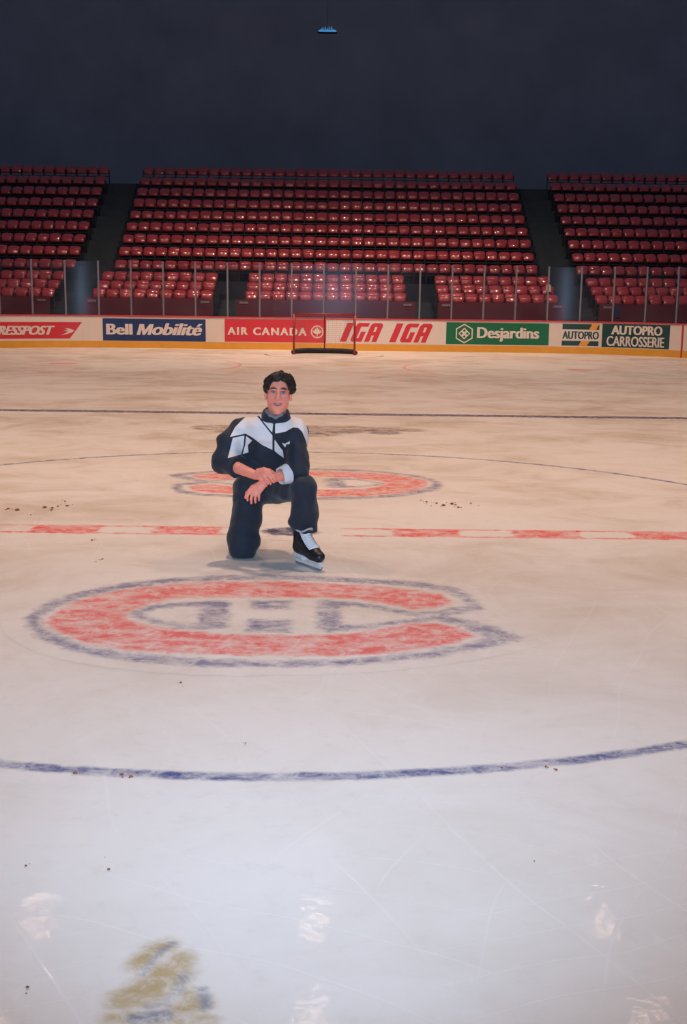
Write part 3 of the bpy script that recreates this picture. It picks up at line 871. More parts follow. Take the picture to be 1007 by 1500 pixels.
# ------------------------------------------------------------------ kneeling man: implicit surfaces turned into meshes
class Field:
    def __init__(self, lo, hi, h):
        self.lo = np.array(lo, float); self.h = h
        self.n = np.ceil((np.array(hi)-self.lo)/h).astype(int)+1
        self.F = np.full(self.n, 0.25, np.float32)
        self.ax = [self.lo[i]+h*np.arange(self.n[i]) for i in range(3)]
    def region(self, lo, hi):
        sl = []
        for i in range(3):
            a = int(np.clip(math.floor((lo[i]-self.lo[i])/self.h), 0, self.n[i]-1))
            b = int(np.clip(math.ceil((hi[i]-self.lo[i])/self.h)+1, a+1, self.n[i]))
            sl.append(slice(a, b))
        X, Y, Z = np.meshgrid(*(self.ax[i][sl[i]] for i in range(3)), indexing='ij')
        return tuple(sl), X, Y, Z
    def blend(self, sl, d, k, mode='add'):
        F = self.F[sl]; d = d.astype(np.float32)
        if mode == 'add':
            h = np.clip(0.5+0.5*(F-d)/k, 0, 1)
            self.F[sl] = F*(1-h)+d*h-k*h*(1-h)
        else:                       # cut away where d < 0
            d = -d
            h = np.clip(0.5-0.5*(F-d)/k, 0, 1)
            self.F[sl] = F*(1-h)+d*h+k*h*(1-h)
    def bone(self, a, b, ra, rb, k=0.02, side=None, ws=1.0, mode='add'):
        a = np.array(a, float); b = np.array(b, float)
        m = max(ra, rb)*max(1, ws)+k+0.03
        sl, X, Y, Z = self.region(np.minimum(a, b)-m, np.maximum(a, b)+m)
        e = b-a
        t = np.clip(((X-a[0])*e[0]+(Y-a[1])*e[1]+(Z-a[2])*e[2])/(e@e+1e-12), 0, 1)
        wx, wy, wz = X-a[0]-e[0]*t, Y-a[1]-e[1]*t, Z-a[2]-e[2]*t
        if side is not None:
            s = np.array(side, float); s /= np.linalg.norm(s)
            c = (wx*s[0]+wy*s[1]+wz*s[2]); c2 = c*(1-1/ws)
            wx, wy, wz = wx-c2*s[0], wy-c2*s[1], wz-c2*s[2]
        self.blend(sl, np.sqrt(wx*wx+wy*wy+wz*wz)-(ra+(rb-ra)*t), k, mode)
        return self
    def chain(self, pts, rs, k=0.01):
        for i in range(len(pts)-1): self.bone(pts[i], pts[i+1], rs[i], rs[i+1], k)
        return self
    def ell(self, c, r, k=0.015, frame=None, mode='add'):
        """ellipsoid; frame = rows of local axes, c in world"""
        c = np.array(c, float); r = np.array(r, float); m = r.max()+k+0.02
        sl, X, Y, Z = self.region(c-m, c+m)
        P = [X-c[0], Y-c[1], Z-c[2]]
        if frame is not None:
            P = [P[0]*f[0]+P[1]*f[1]+P[2]*f[2] for f in frame]
        k0 = np.sqrt(sum((p/q)**2 for p, q in zip(P, r))); k1 = np.sqrt(sum((p/q**2)**2 for p, q in zip(P, r)))+1e-9
        self.blend(sl, k0*(k0-1)/k1, k, mode)
        return self
    def clip(self, point, normal, k=0.004):
        """remove everything on the side the normal points to"""
        X, Y, Z = np.meshgrid(*self.ax, indexing='ij')
        n = np.array(normal, float); n /= np.linalg.norm(n)
        d = (X-point[0])*n[0]+(Y-point[1])*n[1]+(Z-point[2])*n[2]
        self.F = np.maximum(self.F, d.astype(np.float32))
        return self
    def clip_ball(self, point, normal, radius):
        """the same, only within a ball (the end of one sleeve or leg)"""
        p = np.array(point, float)
        sl, X, Y, Z = self.region(p-radius, p+radius)
        n = np.array(normal, float); n /= np.linalg.norm(n)
        d = (X-p[0])*n[0]+(Y-p[1])*n[1]+(Z-p[2])*n[2]
        rr = radius-np.sqrt((X-p[0])**2+(Y-p[1])**2+(Z-p[2])**2)
        self.F[sl] = np.maximum(self.F[sl], np.minimum(d, rr).astype(np.float32))
        return self
    def wrinkle(self, amp, freq, seed=0, aniso=(1, 1, 1)):
        rng = np.random.default_rng(seed)
        X, Y, Z = np.meshgrid(*[a.astype(np.float32) for a in self.ax], indexing='ij')
        near = np.abs(self.F) < 0.04
        x, y, z = X[near], Y[near], Z[near]
        s = np.zeros(x.shape, np.float32)
        for i in range(7):
            v = rng.normal(size=3)*np.array(aniso); v *= freq*(0.6+0.9*rng.random())/np.linalg.norm(v)
            ph = rng.random()*6.28
            s += np.sin(v[0]*x+v[1]*y+v[2]*z+ph+1.3*np.sin(0.37*(v[1]*x-v[0]*z)+2*ph))
        self.F[near] += (amp*s/2.6).astype(np.float32)
        return self
    def mesh(self, name):
        F = self.F; S = F < 0; h = self.h
        n = np.array(F.shape)
        c = S[:-1, :-1, :-1].astype(np.int8)
        tot = np.zeros(n-1, np.int8)
        for dx in (0, 1):
            for dy in (0, 1):
                for dz in (0, 1):
                    tot += S[dx:n[0]-1+dx, dy:n[1]-1+dy, dz:n[2]-1+dz]
        act = (tot > 0) & (tot < 8)
        I = np.argwhere(act)
        idx = np.full(n-1, -1, np.int32); idx[act] = np.arange(len(I))
        acc = np.zeros((len(I), 3)); cnt = np.zeros(len(I))
        cor = [(a, b, d) for a in (0, 1) for b in (0, 1) for d in (0, 1)]
        for a in cor:
            for ax in range(3):
                if a[ax]: continue
                b = list(a); b[ax] = 1
                f0 = F[I[:, 0]+a[0], I[:, 1]+a[1], I[:, 2]+a[2]]; f1 = F[I[:, 0]+b[0], I[:, 1]+b[1], I[:, 2]+b[2]]
                x = (f0 < 0) != (f1 < 0)
                t = np.where(x, f0/(f0-f1+1e-12), 0)
                p = np.tile(np.array(a, float), (len(I), 1)); p[:, ax] += t
                acc[x] += p[x]; cnt[x] += 1
        V = self.lo+(I+acc/cnt[:, None])*h
        quads = []
        for ax in range(3):
            o1, o2 = (ax+1) % 3, (ax+2) % 3
            A = np.moveaxis(S, (ax, o1, o2), (0, 1, 2)); J = np.moveaxis(idx, (ax, o1, o2), (0, 1, 2))
            e = A[:-1, 1:-1, 1:-1] != A[1:, 1:-1, 1:-1]
            E = np.argwhere(e); i, j, k = E[:, 0], E[:, 1]+1, E[:, 2]+1
            q = np.stack([J[i, j-1, k-1], J[i, j, k-1], J[i, j, k], J[i, j-1, k]], 1)
            fl = ~A[i, j, k]
            q[fl] = q[fl][:, ::-1]
            quads.append(q)
        Q = np.concatenate(quads); Q = Q[(Q >= 0).all(1)]
        me = bpy.data.meshes.new(name)
        me.vertices.add(len(V)); me.vertices.foreach_set('co', V.astype(np.float32).ravel())
        me.loops.add(len(Q)*4); me.loops.foreach_set('vertex_index', Q.astype(np.int32).ravel())
        me.polygons.add(len(Q)); me.polygons.foreach_set('loop_start', np.arange(0, len(Q)*4, 4, dtype=np.int32))
        me.polygons.foreach_set('use_smooth', np.ones(len(Q), bool))
        me.update(); me.validate()
        return me, V

def attr_mat(name, attr, rough=0.7, spec=0.3, bump=0.0, bscale=60, sss=0.0):
    m, t, b = new_mat(name)
    pos = t.node('ShaderNodeTexCoord').outputs['Object']
    a = t.node('ShaderNodeAttribute', attribute_name=attr).outputs['Color']
    n = t.rng(t.noise(pos, 30, 3), 0.2, 0.8, 0.9, 1.08)
    mul = t.node('ShaderNodeVectorMath', {0: a, 1: n}, operation='MULTIPLY')
    t.l.new(mul.outputs[0], b.inputs['Base Color'])
    b.inputs['Roughness'].default_value = rough; b.inputs['Specular IOR Level'].default_value = spec
    if sss:
        b.inputs['Subsurface Weight'].default_value = sss; b.inputs['Subsurface Radius'].default_value = (0.02, 0.008, 0.005)
        b.inputs['Subsurface Scale'].default_value = 0.3
    if bump:
        bn = t.node('ShaderNodeBump', {'Height': t.noise(pos, bscale, 4), 'Strength': bump, 'Distance': 0.01})
        t.l.new(bn.outputs[0], b.inputs['Normal'])
    return m
def set_col(me, cols, name='col'):
    a = me.attributes.new(name, 'FLOAT_COLOR', 'POINT')
    a.data.foreach_set('color', np.concatenate([cols, np.ones((len(cols), 1))], 1).astype(np.float32).ravel())
def set_f(me, name, v):
    a = me.attributes.new(name, 'FLOAT', 'POINT'); a.data.foreach_set('value', np.asarray(v, np.float32))

person = empty('person', (0, 0, 0))
tag(person, 'dark-haired man in black and white tracksuit kneeling on the ice', 'person')

# joints
R_KNEE = (-0.298, -0.885, 0.100); R_HIP = (-0.262, -0.74, 0.476); R_ANK = (-0.325, -0.50, 0.19)
L_HIP = (-0.088, -0.74, 0.478); L_KNEE = (0.126, -1.13, 0.525); L_ANK = (0.135, -1.09, 0.20)
PELV = (-0.172, -0.70, 0.50); CHEST = (-0.122, -0.88, 0.80)
NECK = (-0.066, -0.965, 0.985)
R_SHO = (-0.3083, -0.9, 0.8793); L_SHO = (0.064, -0.92, 0.886)
R_ELB = (-0.4254, -1, 0.6859); L_ELB = (0.089, -1.08, 0.6388)
R_WRI = (-0.1891, -1.22, 0.6297); L_WRI = (-0.1066, -1.25, 0.6081)

# head frame
HC = np.array((-0.046, -1.05, 1.1502)); HC = HC+np.array([0, 0, 0.0])
hf = np.array([0.05, -1.0, 0.06]); hf /= np.linalg.norm(hf)
hu0 = np.array([0.045, 0.0, 1.0]); hr = np.cross(hf, hu0); hr = hr/np.linalg.norm(hr); hu = np.cross(hr, hf)   # hr: towards the image right is -(cross)
if hr[0] < 0: hr = -hr
HF = (hr, hf, hu)
def H(x, f, u): return HC+hr*x+hf*f+hu*u

# ---- skin
b = Field((-0.50, -1.42, 0.03), (0.28, -0.38, 1.33), 0.004)
b.bone(PELV, CHEST, 0.12, 0.125, .03, (1, 0, 0), 1.2)
b.bone(R_SHO, L_SHO, 0.06, 0.06, .04).bone(CHEST, NECK, 0.10, 0.06, .03)
b.bone(R_HIP, R_KNEE, .085, .06).bone(R_KNEE, R_ANK, .06, .045)
b.bone(L_HIP, L_KNEE, .085, .06).bone(L_KNEE, L_ANK, .058, .045)
b.bone(R_SHO, R_ELB, .055, .045).bone(L_SHO, L_ELB, .055, .045)
b.bone(R_ELB, R_WRI, .048, .030, .015).bone(L_ELB, L_WRI, .046, .029, .015)
b.bone(NECK, H(0, -.02, -.06), .062, .058, .02)
# head
b.ell(H(0, -.012, .045), (.080, .100, .088), .01, HF)
b.ell(H(0, .030, -.025), (.068, .066, .088), .03, HF)
b.ell(H(0, .045, -.085), (.040, .045, .044), .03, HF)
b.ell(H(0, .066, -.112), (.024, .024, .020), .02, HF)
for s in (-1, 1):
    b.ell(H(s*.046, .055, -.022), (.026, .026, .028), .02, HF)      # cheeks
    b.ell(H(s*.046, .008, -.070), (.018, .030, .030), .03, HF)      # jaw corners
    b.ell(H(s*.032, .106, .012), (.020, .020, .013), .012, HF, 'cut')
    b.ell(H(s*.032, .072, .012), (.0165, .0155, .0135), .004, HF)   # eyeballs
    b.ell(H(s*.032, .086, .036), (.026, .010, .008), .012, HF)      # brow
    b.ell(H(s*.083, -.012, -.012), (.010, .024, .036), .008, HF)    # ears
    b.ell(H(s*.013, .098, -.032), (.011, .011, .009), .008, HF)     # nostril wings
b.bone(H(0, .088, .022), H(0, .112, -.026), .010, .014, .012)
b.ell(H(0, .087, -.057), (.026, .012, .007), .010, HF)
b.ell(H(0, .087, -.078), (.021, .012, .008), .008, HF)
b.ell(H(0, .100, -.067), (.019, .012, .0022), .004, HF, 'cut')
# right hand laid over the left wrist
RK = [(-0.1486, -1.292, 0.6144), (-0.1261, -1.297, 0.6334), (-0.1082, -1.298, 0.6495), (-0.0953, -1.292, 0.6645)]
RM = [(-0.1252, -1.312, 0.5954), (-0.0983, -1.316, 0.6098), (-0.0784, -1.316, 0.6235), (-0.0654, -1.31, 0.6362)]
RT = [(-0.1085, -1.294, 0.5724), (-0.0838, -1.297, 0.5844), (-0.0639, -1.297, 0.5959), (-0.053, -1.293, 0.6089)]
for kx, m_, t_, rr in zip(RK, RM, RT, (.0082, .0092, .0096, .0092)):
    b.bone(R_WRI, kx, .021, .0125, .014); b.chain([kx, m_, t_], [rr*1.15, rr, rr*.85], .004)
b.chain([(-0.1691, -1.25, 0.6617), (-0.1274, -1.275, 0.6795), (-0.0921, -1.27, 0.6701), (-0.0662, -1.255, 0.6546)], [.017, .012, .0105, .009], .006)
# left hand hanging
LK = [(-0.2229, -1.282, 0.5306), (-0.2023, -1.29, 0.5187), (-0.1801, -1.288, 0.5163), (-0.1585, -1.278, 0.5239)]
LM = [(-0.2353, -1.296, 0.5012), (-0.2101, -1.306, 0.4852), (-0.1837, -1.302, 0.487), (-0.16, -1.29, 0.4988)]
LT = [(-0.2344, -1.28, 0.4712), (-0.2093, -1.288, 0.4548), (-0.1828, -1.284, 0.4589), (-0.1611, -1.274, 0.471)]
for kx, m_, t_, rr in zip(LK, LM, LT, (.0092, .0096, .0092, .0082)):
    b.bone(L_WRI, kx, .021, .0125, .014); b.chain([kx, m_, t_], [rr*1.15, rr, rr*.82], .004)
b.chain([(-0.155, -1.262, 0.5824), (-0.2051, -1.25, 0.5572), (-0.2414, -1.245, 0.515), (-0.2504, -1.245, 0.483)], [.017, .012, .0105, .009], .006)
me, V = b.mesh('body')
d = V-HC; lx, lf, lu = d@hr, d@hf, d@hu
SKIN = np.array([0.92, 0.32, 0.22])
cols = np.tile(SKIN, (len(V), 1))
def blendc(mask, c):
    mk = np.clip(mask, 0, 1)[:, None]; cols[:] = cols*(1-mk)+np.array(c)*mk
head = (lu > -.2)
def sm(x, w): return np.clip(x/w+.5, 0, 1)
front = head*sm(lf-.045, .02)
blush = front*np.exp(-(((np.abs(lx)-.045)/.022)**2+((lu+.03)/.025)**2))*.5
blendc(blush, (0.62, .22, .18))
blendc(front*np.exp(-((lx/.016)**2+((lu+.03)/.018)**2))*.4, (0.66, .25, .20))
blendc(front*sm(1-np.sqrt((lx/.030)**2+((lu+.068-.22*(np.abs(lx)**2)/.03)/.0125)**2), .35)*.85, (0.50, .14, .13))
blendc(front*sm(1-np.sqrt((lx/.022)**2+((lu+.067-.010*(lx/.022)**2)/.0048)**2), .4), (0.10, .03, .03))
blendc(front*sm(1-np.sqrt((lx/.016)**2+((lu+.0655-.006*(lx/.016)**2)/.0030)**2), .4), (0.55, .46, .42))
for s in (-1, 1):
    ex = lx-s*.032
    blendc(front*sm(1-np.sqrt((ex/.022)**2+((lu-.013)/.0125)**2), .6)*.55, (0.30, .13, .11))
    blendc(front*sm(1-np.sqrt((ex/.0145)**2+((lu-.0115)/.0052)**2), .3), (0.42, .38, .38))
    blendc(front*sm(1-np.sqrt((ex/.0078)**2+((lu-.012)/.0078)**2), .4), (0.07, .07, .09))
    blendc(front*sm(1-np.sqrt((ex/.017)**2+((lu-.0195+.10*ex*ex/.017)/.0026)**2), .6)*.9, (0.06, .03, .03))
    blendc(front*sm(1-np.sqrt(((ex-s*.002)/.025)**2+((lu-.0385+.25*ex*ex/.025)/.0066)**2), .7), (0.035, .02, .018))
set_col(me, cols)
body = link('body', me, attr_mat('skin', 'col', 0.5, 0.35, 0.08, 300, 0.1), person)
body['label'] = 'fair skinned face, forearms and hands'

# ---- hair
hh = Field(HC-np.array([.16, .18, .1]), HC+np.array([.17, .18, .2]), 0.004)
hh.ell(H(0, -.022, .048), (.091, .110, .097), .01, HF)
hh.ell(H(.050, .0, .085), (.050, .07, .048), .03, HF)
hh.ell(H(.086, -.01, .050), (.024, .05, .042), .02, HF)
hh.ell(H(-.072, 0.0, .055), (.026, .055, .055), .02, HF)
hh.ell(H(-.005, .040, .112), (.064, .040, .026), .02, HF)
hh.ell(H(-.004, .132, -.005), (.077, .092, .108), .006, HF, 'cut')
for s in (-1, 1): hh.ell(H(s*.034, .135, .035), (.044, .090, .067), .004, HF, 'cut')
hh.ell(H(0, .06, -.085), (.12, .13, .075), .006, HF, 'cut')
for s in (-1, 1): hh.ell(H(s*.1, -.01, -.03), (.03, .028, .045), .006, HF, 'cut')
hh.wrinkle(.0050, 85, 3, (1, .6, .5)).wrinkle(.0036, 170, 4)
me, V = hh.mesh('hair')
link('hair', me, mat('hair_dark_brown', (0.018, 0.012, 0.011), 0.55, 0.35, 0.4, 60, bump=0.3, bscale=160), person)['label'] = 'short wavy dark brown hair'

# ---- trousers
tr = Field((-0.47, -1.30, -0.01), (0.30, -0.36, 0.68), 0.0055)
tr.bone((-0.225, -.70, .49), (-.12, -.70, .49), .135, .135, .05)
tr.bone(R_HIP, R_KNEE, .112, .102, .04).bone(R_KNEE, R_ANK, .098, .078, .03)
tr.bone(R_KNEE, (-.292, -.90, .06), .100, .092, .03)
tr.bone(L_HIP, L_KNEE, .118, .088, .04).bone(L_KNEE, (0.132, -1.105, .36), .088, .088, .03).bone((0.132, -1.105, .36), (.137, -1.085, .18), .088, .074, .03)
tr.bone((0.10, -1.09, .30), (.12, -1.08, .23), .075, .065, .02)
tr.wrinkle(.0065, 26, 11, (.6, .6, 1.4)).wrinkle(.0035, 60, 12)
tr.clip((0, 0, 0.006), (0, 0, -1))
tr.clip_ball((.137, -1.085, .200), (.3, -.25, -1), .13)
tr.clip_ball((R_ANK[0], R_ANK[1]+.02, R_ANK[2]+.01), (0, 1, .3), .12)
me, V = tr.mesh('trousers')
M_BLACK = mat('tracksuit_black', (0.022, 0.028, 0.042), 0.75, 0.2, 0.2, 12, bump=0.12, bscale=90, sheen=0.15)
link('trousers', me, M_BLACK, person)['label'] = 'black tracksuit trousers'

# ---- jacket
jk = Field((-0.56, -1.24, 0.42), (0.28, -0.50, 1.06), 0.0045)
jk.bone((-.17, -.72, .52), (-.135, -.86, .76), .142, .150, .04, (1, 0, 0), 1.22)
jk.bone((-.135, -.86, .76), (-.115, -.93, .87), .150, .118, .04, (1, 0, 0), 1.25)
jk.bone(R_SHO, (-0.1242, -0.95, 0.9058), .083, .098, .05).bone(L_SHO, (-0.0223, -0.96, 0.9082), .083, .098, .05)
jk.bone((-0.0725, -0.97, 0.9365), (-0.0726, -0.97, 1.0102), .085, .062, .03)
jk.bone(R_SHO, R_ELB, .086, .078, .035).bone(R_ELB, (-0.2959, -1.12, 0.6542), .078, .058, .02)
jk.bone((-0.3869, -0.96, 0.8018), (-0.4086, -0.98, 0.7205), .080, .078, .03)
jk.bone(L_SHO, L_ELB, .084, .072, .035).bone(L_ELB, (-0.0119, -1.17, 0.6239), .070, .054, .02)
jk.bone((-0.3396, -0.98, 0.684), (-0.2164, -0.96, 0.6169), .062, .062, .03)
jk.wrinkle(.007, 24, 5, (1, .6, 1)).wrinkle(.0035, 58, 6)
jk.bone(NECK, H(0, 0, -.06), .064, .07, .006, mode='cut')
v_ = np.array(R_WRI)-np.array(R_ELB)
jk.clip_ball((-0.3199, -1.105, 0.6516), v_+np.array([0, 0, .05]), .115)
v_ = np.array(L_WRI)-np.array(L_ELB)
jk.clip_ball((0.0143, -1.15, 0.6257), v_, .10)
me, V = jk.mesh('jacket')
# white panels, laid out on the garment as seen from its front
PD_ = np.array([-0.4, 7.6, -0.99])
ju = V[:, 0]-(V[:, 1]+1.1)*PD_[0]/PD_[1]; jv = V[:, 2]-(V[:, 1]+1.1)*PD_[2]/PD_[1]
PANELS = [
 [(-0.2147, 1.0421),(-0.2581, 1.0117),(-0.2987, 0.9707),(-0.3355, 0.9315),(-0.3677, 0.8662),(-0.2633, 0.8897),(-0.218, 0.865),(-0.1523, 0.8152),(-0.0826, 0.7819),(-0.0827, 0.8792),(-0.1156, 0.9206),(-0.1638, 0.982),(-0.208, 1.0355)],
 [(-0.1945, 1.0453),(-0.1599, 1.0621),(-0.1464, 1.0285),(-0.131, 0.9853),(-0.078, 0.9569),(-0.0837, 0.8977),(-0.1378, 0.9629)],
 [(-0.0645, 0.957),(-0.0124, 0.9702),(0.0077, 1.0111),(0.0172, 1.0497),(0.0788, 1.0408),(0.1223, 1.0105),(0.1438, 0.9643),(0.1646, 0.887),(0.1693, 0.7799),(0.1576, 0.7896),(0.1427, 0.8479),(0.1181, 0.9059),(0.0909, 0.9327),(0.0552, 0.9352),(0.0022, 0.9045),(-0.0644, 0.8921)],
 [(-0.3484, 0.8596),(-0.2711, 0.877),(-0.2771, 0.8137),(-0.2938, 0.7491),(-0.3802, 0.7227)],
 [(-0.2595, 0.8742),(-0.219, 0.8436),(-0.2491, 0.8121),(-0.2444, 0.7634),(-0.2851, 0.7492),(-0.2665, 0.8138)],
 [(-0.0682, 0.8532),(-0.0362, 0.8068),(-0.0119, 0.7759),(-0.005, 0.7271),(-0.0409, 0.7521),(-0.0681, 0.7752)],
 [(-0.0208, 0.8313),(0.0005, 0.8248),(0.0353, 0.8437),(0.0315, 0.8212),(0.0122, 0.821),(0.0045, 0.7995),(-0.0072, 0.811)]]
wd = np.max(np.stack([sd_poly(ju, jv, p_) for p_ in PANELS]), 0)
wd = np.where(V[:, 1] > -.80, np.minimum(wd, -.02), wd)
set_f(me, 'wd', wd)
mj, t, bs = new_mat('tracksuit_jacket')
pos = t.node('ShaderNodeTexCoord').outputs['Object']
wf = t.rng(t.node('ShaderNodeAttribute', attribute_name='wd').outputs['Fac'], -.0015, .0015)
bl = t.mix(t.noise(pos, 12, 4), (0.018, .024, .036), (0.026, .033, .048))
wh = t.mix(t.noise(pos, 9, 4), (0.74, .70, .70), (0.84, .80, .79))
t.l.new(t.mix(wf, bl, wh), bs.inputs['Base Color'])
bs.inputs['Roughness'].default_value = .7; bs.inputs['Specular IOR Level'].default_value = .22; bs.inputs['Sheen Weight'].default_value = .1
bn = t.node('ShaderNodeBump', {'Height': t.noise(pos, 70, 4), 'Strength': .12, 'Distance': .01}); t.l.new(bn.outputs[0], bs.inputs['Normal'])
jacket = link('jacket', me, mj, person); jacket['label'] = 'black tracksuit jacket with white chest and sleeve panels'

cl = Field((-.24, -1.22, .86), (.13, -.80, 1.14), .004)
# stand-up band: short upright strokes around the neck, taller at the back
for i in range(24):
    a = 2*math.pi*i/24
    cx, cy = -.066+.078*math.sin(a), -.985-.075*math.cos(a)
    drop = .5+.5*math.cos(a)
    z0 = .995-.022*drop; z1 = 1.045-.054*drop
    cl.bone((cx+.006*math.sin(a), cy-.004*math.cos(a), z0), (cx, cy, z1), .017, .014, .014)
me, V = cl.mesh('collar')
link('collar', me, M_BLACK, jacket)['label'] = 'black stand-up collar'
# white folded cuff on the left sleeve
cf = Field((-.08, -1.34, .5), (.16, -1.02, .76), .0035)
ca, cb = np.array((0.0234, -1.15, 0.6304)), np.array((-0.0245, -1.19, 0.6178))
cf.bone(ca, cb, .062, .050, .004, (0.1, 0, 1), 1.18)
ax_ = (cb-ca)/np.linalg.norm(cb-ca)
cf.clip(cb, ax_); cf.clip(ca, -ax_)
cf.bone(ca-ax_*.02, cb+ax_*.03, .050, .042, .003, (0.1, 0, 1), 1.15, mode='cut')
cf.wrinkle(.002, 60, 9)
me, V = cf.mesh('cuff')
link('cuff', me, mat('cuff_white', (.66, .68, .72), .7, .2, .06, 20), jacket)['label'] = 'white turned-back cuff'
# grey band across the throat
sh_ = Field((-.2, -1.16, .9), (.09, -.85, 1.08), .004)
for p_, q_ in zip([(-0.1247, -1.02, 1.0329), (-0.1, -1.055, 1.0094), (-0.0629, -1.068, 0.9952), (-0.0273, -1.055, 1.0148)], [(-0.1, -1.055, 1.0094), (-0.0629, -1.068, 0.9952), (-0.0273, -1.055, 1.0148), (-0.0108, -1.02, 1.0388)]):
    sh_.bone(p_, q_, .0135, .0135, .01)
me, V = sh_.mesh('throat_band')
link('throat_band', me, mat('throat_band_grey', (.20, .20, .23), .8, .2, .1, 30), person)

# ---- skates
M_BOOT = mat('skate_boot_black', (0.011, 0.012, 0.015), 0.4, 0.4, 0.2, 25)
M_HOLD = mat('skate_holder_white', (0.70, 0.70, 0.70), 0.4, 0.4, 0.05, 20)
M_STEEL = mat('skate_steel', (0.45, 0.45, 0.47), 0.25, 0.5, 0.1, 20, metal=0.9)
M_LACE = mat('lace_white', (0.78, 0.78, 0.80), 0.8, 0.2, 0.05, 40)
M_TRIM = mat('boot_trim_grey', (0.42, 0.42, 0.46), 0.7, 0.3, 0.08, 30)
sk = Field((-.06, -.075, .04), (.33, .075, .30), .0035)
sk.bone((.03, 0, .125), (.20, 0, .105), .042, .045, .02)
sk.ell((.235, 0, .098), (.062, .046, .040), .02)
sk.bone((.028, 0, .13), (.05, 0, .255), .045, .050, .03)
sk.bone((.06, 0, .19), (.19, 0, .115), .050, .040, .03)
sk.clip((0, 0, .086), (-.08, 0, -1))
sk.clip((.05, 0, .262), (.35, 0, 1))
sk.bone((.045, 0, .22), (.05, 0, .31), .038, .042, .004, mode='cut')
me_boot, V = sk.mesh('skate'); me_boot.materials.append(M_BOOT)
me_tongue_v, me_tongue_f = [], []
tb = MB()
TP = [(.108, .195), (.122, .225), (.138, .250), (.156, .270)]
vs = []; fs = []
for j, (x, z) in enumerate(TP):
    w = (.030, .036, .038, .030)[j]
    for i in range(7):
        u = i/6*2-1
        vs.append((x-.030*u*u, u*w, z-.006*u*u-(.012*u*u if j == 3 else 0)))
for j in range(3):
    for i in range(6): fs.append((j*7+i, j*7+i+1, j*7+i+8, j*7+i+7))
vs2 = [(x-.009, y, z+.004) for x, y, z in vs]
tb.add(vs+vs2, fs+[tuple(k+28 for k in reversed(f)) for f in fs]+[(i, i+1, 28+i+1, 28+i) for i in range(6)]+[(21+i, 21+i+1, 49+i+1, 49+i) for i in range(6)]+[(j*7, (j+1)*7, 28+(j+1)*7, 28+j*7) for j in range(3)]+[(j*7+6, (j+1)*7+6, 28+(j+1)*7+6, 28+j*7+6) for j in range(3)])
me_tongue = tb.mesh('tongue', True); me_tongue.materials.append(M_BOOT)
rim = [Vector(vs[k])+Vector((.0, 0, .002)) for k in (7, 14, 21, 22, 23, 24, 25, 26, 27, 20, 13)]
me_rim = MB().tube(rim, .0075, 6).mesh('tongue_edge', True); me_rim.materials.append(M_TRIM)
# throat and laces
def inst(t_): return Vector((.095+.118*t_, 0, .233-.088*t_-.012*math.sin(t_*math.pi)))
vs = []; fs = []
for j in range(9):
    c = inst(j/8)
    for i in range(5):
        u = i/4*2-1
        vs.append((c.x+.012-.020*u*u, u*(.036+.004*j/8), c.z+.010-.014*u*u))
for j in range(8):
    for i in range(4): fs.append((j*5+i, j*5+i+1, j*5+i+6, j*5+i+5))
vs2 = [(x-.012, y, z-.016) for x, y, z in vs]
me_throat = MB().add(vs+vs2, fs+[tuple(k+45 for k in reversed(f)) for f in fs]+[(i, i+1, 46+i, 45+i) for i in range(4)]+[(40+i, 41+i, 86+i, 85+i) for i in range(4)]+[(j*5, j*5+5, 45+j*5+5, 45+j*5) for j in range(8)]+[(j*5+4, j*5+9, 45+j*5+9, 45+j*5+4) for j in range(8)]).mesh('lace_panel', True)
me_throat.materials.append(M_LACE)
LACES = []
for j in range(8):
    for sgn in (-1, 1):
        a = inst(max(0, (j-.4)/7.6)); c = inst(min(1, (j+.45)/7.6))
        m_ = (a+c)/2
        me_l = MB().tube([(a.x-.008, -sgn*.042, a.z+.002), (m_.x+.016, 0, m_.z+.017), (c.x-.008, sgn*.042, c.z+.002)], .005, 5).mesh('lace', True)
        me_l.materials.append(M_LACE); LACES.append(me_l)
# collar band of the boot
me_band = MB().tube([(.05+.05*math.cos(a), .050*math.sin(a), .255-.35*.05*math.cos(a)) for a in [i*2*math.pi/16 for i in range(16)]], .007, 6, closed=True).mesh('boot_edge', True)
me_band.materials.append(M_TRIM)
hb = MB()
def prism(mb, prof, w0, w1):
    n = len(prof)
    vs = [(x, -(w0 if z > .05 else w1), z) for x, z in prof]+[(x, (w0 if z > .05 else w1), z) for x, z in prof]
    mb.add(vs, [tuple(range(n)), tuple(range(2*n-1, n-1, -1))]+[(i, (i+1) % n, n+(i+1) % n, n+i) for i in range(n)])
prism(hb, [(-.005, .088), (.10, .080), (.085, .060), (.082, .040), (-.012, .040), (-.02, .060)], .030, .010)
prism(hb, [(.155, .075), (.285, .064), (.278, .050), (.268, .036), (.150, .036), (.152, .060)], .030, .010)
prism(hb, [(-.022, .040), (.275, .038), (.288, .052), (.292, .040), (.280, .020), (-.012, .020), (-.030, .034)], .007, .007)
me_hold = hb.mesh('holder'); bevel_mesh(me_hold, .002, 1); me_hold.materials.append(M_HOLD)
bb = MB()
prism(bb, [(-.035, .034), (-.022, .006), (.0, .001), (.25, .001), (.280, .008), (.298, .034), (.288, .036), (.275, .021), (-.012, .021), (-.027, .036)], .002, .002)
me_blade = bb.mesh('blade'); me_blade.materials.append(M_STEEL)
def make_skate(label):
    r = link('skate', me_boot, None, person); r['label'] = label
    for nm, m_ in (('tongue', me_tongue), ('tongue_edge', me_rim), ('lace_panel', me_throat), ('boot_edge', me_band), ('holder', me_hold), ('blade', me_blade)):
        link(nm, m_, None, r)
    for m_ in LACES: link('lace', m_, None, r)
    return r
s1 = make_skate('black skate with white laces, planted flat on the ice')
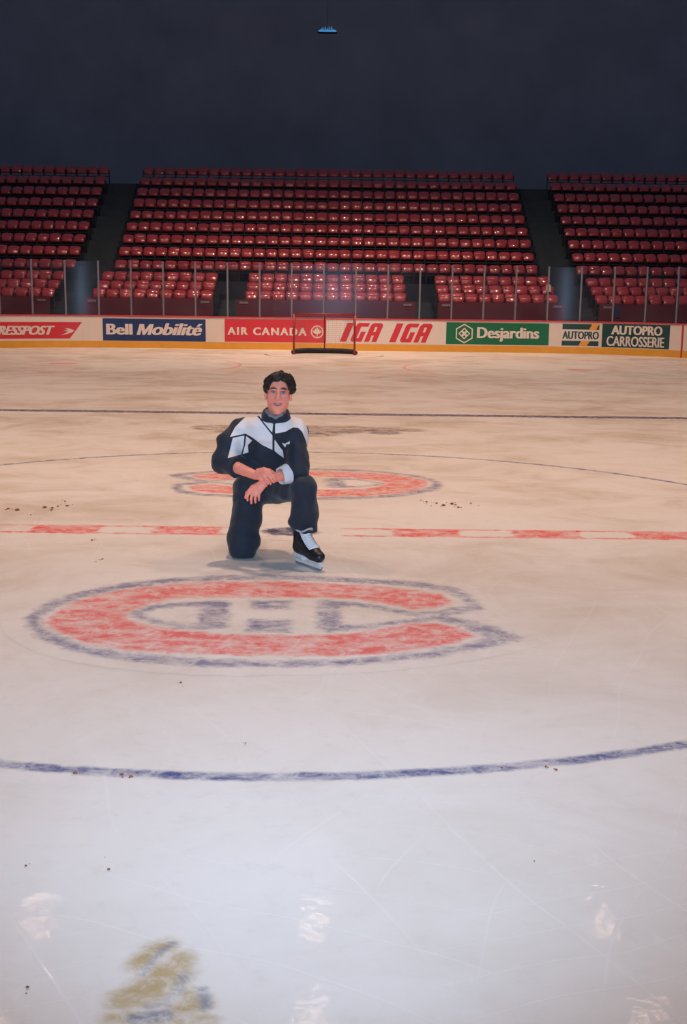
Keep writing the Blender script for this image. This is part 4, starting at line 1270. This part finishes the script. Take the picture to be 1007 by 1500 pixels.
s1.location = (0.088, -1.075, 0.0); s1.rotation_euler = (0, 0, math.atan2(-.815, .58))
s2 = make_skate('black skate behind the kneeling knee, toe down')
ex_ = Vector((0, .25, -.968)).normalized(); ez_ = Vector((0, -.968, -.25)).normalized(); ey_ = ez_.cross(ex_)
s2.matrix_world = Matrix.Translation((-.325, -.31, .305)) @ Matrix((ex_, ey_, ez_)).transposed().to_4x4()

# ------------------------------------------------------------------ crumbs of dirt on the ice
M_DIRT = mat('dirt_brown', (0.30, 0.11, 0.05), 0.9, 0.1, 0.4, 200)
db = MB(); rnd = random.Random(3)
def crumb(x, y, r):
    n = 5
    a0 = rnd.random()*6
    ps = [(x+r*(.7+.5*rnd.random())*math.cos(a0+6.283*i/n), y+r*(.7+.5*rnd.random())*math.sin(a0+6.283*i/n)) for i in range(n)]
    z0 = .004
    db.add([(a, b_, z0) for a, b_ in ps]+[(x+(a-x)*.6, y+(b_-y)*.6, z0+r*.5) for a, b_ in ps],
           [tuple(range(n, 2*n))]+[(i, (i+1) % n, n+(i+1) % n, n+i) for i in range(n)])
CL = [((-2.3136, 0.7355), .035, 2), ((-2.4034, 0.7921), .02, 3), ((-2.1147, 0.8725), .03, 2), ((-2.0334, 0.7524), .015, 5), ((-2.0142, 0.9105), .016, 5), ((-1.9473, 0.9466), .02, 3), ((-2.0173, 1.1722), .014, 6), ((-2.147, 0.5343), .012, 4),
      ((1.1568, 1.3384), .02, 6), ((1.2425, 1.2759), .018, 7), ((1.2939, 1.1789), .03, 3), ((1.3729, 1.2504), .03, 4), ((1.4159, 1.0881), .02, 4), ((1.5471, 1.2949), .015, 4),
      ((-1.4477, -0.4087), .014, 4), ((-1.2498, -1.0184), .012, 5), ((-0.6414, -4.5582), .012, 4), ((-0.4643, -4.5669), .013, 3), ((-0.4251, -4.5846), .012, 3), ((1.1645, -4.4547), .008, 3), ((1.1984, -4.4864), .01, 3), ((0.9892, -4.4716), .007, 2),
      ((-0.6368, -5.2712), .008, 2), ((-0.372, -5.2887), .008, 2), ((-0.3794, -3.5221), .01, 3), ((-0.0194, -4.2494), .006, 5), ((0.9885, -5.2129), .005, 1), ((-0.4619, -5.9132), .008, 2)]
for (x, y), r, n in CL:
    for i in range(n):
        sp = r*(1.8 if i else 0)
        crumb(x+rnd.gauss(0, sp), y+rnd.gauss(0, sp*2), r*.75*(1 if i == 0 else .25+.35*rnd.random()))
tag(link('dirt_crumbs', db.mesh('dirt_crumbs'), M_DIRT), 'scattered brown crumbs of dirt on the ice', 'dirt', kind='stuff')
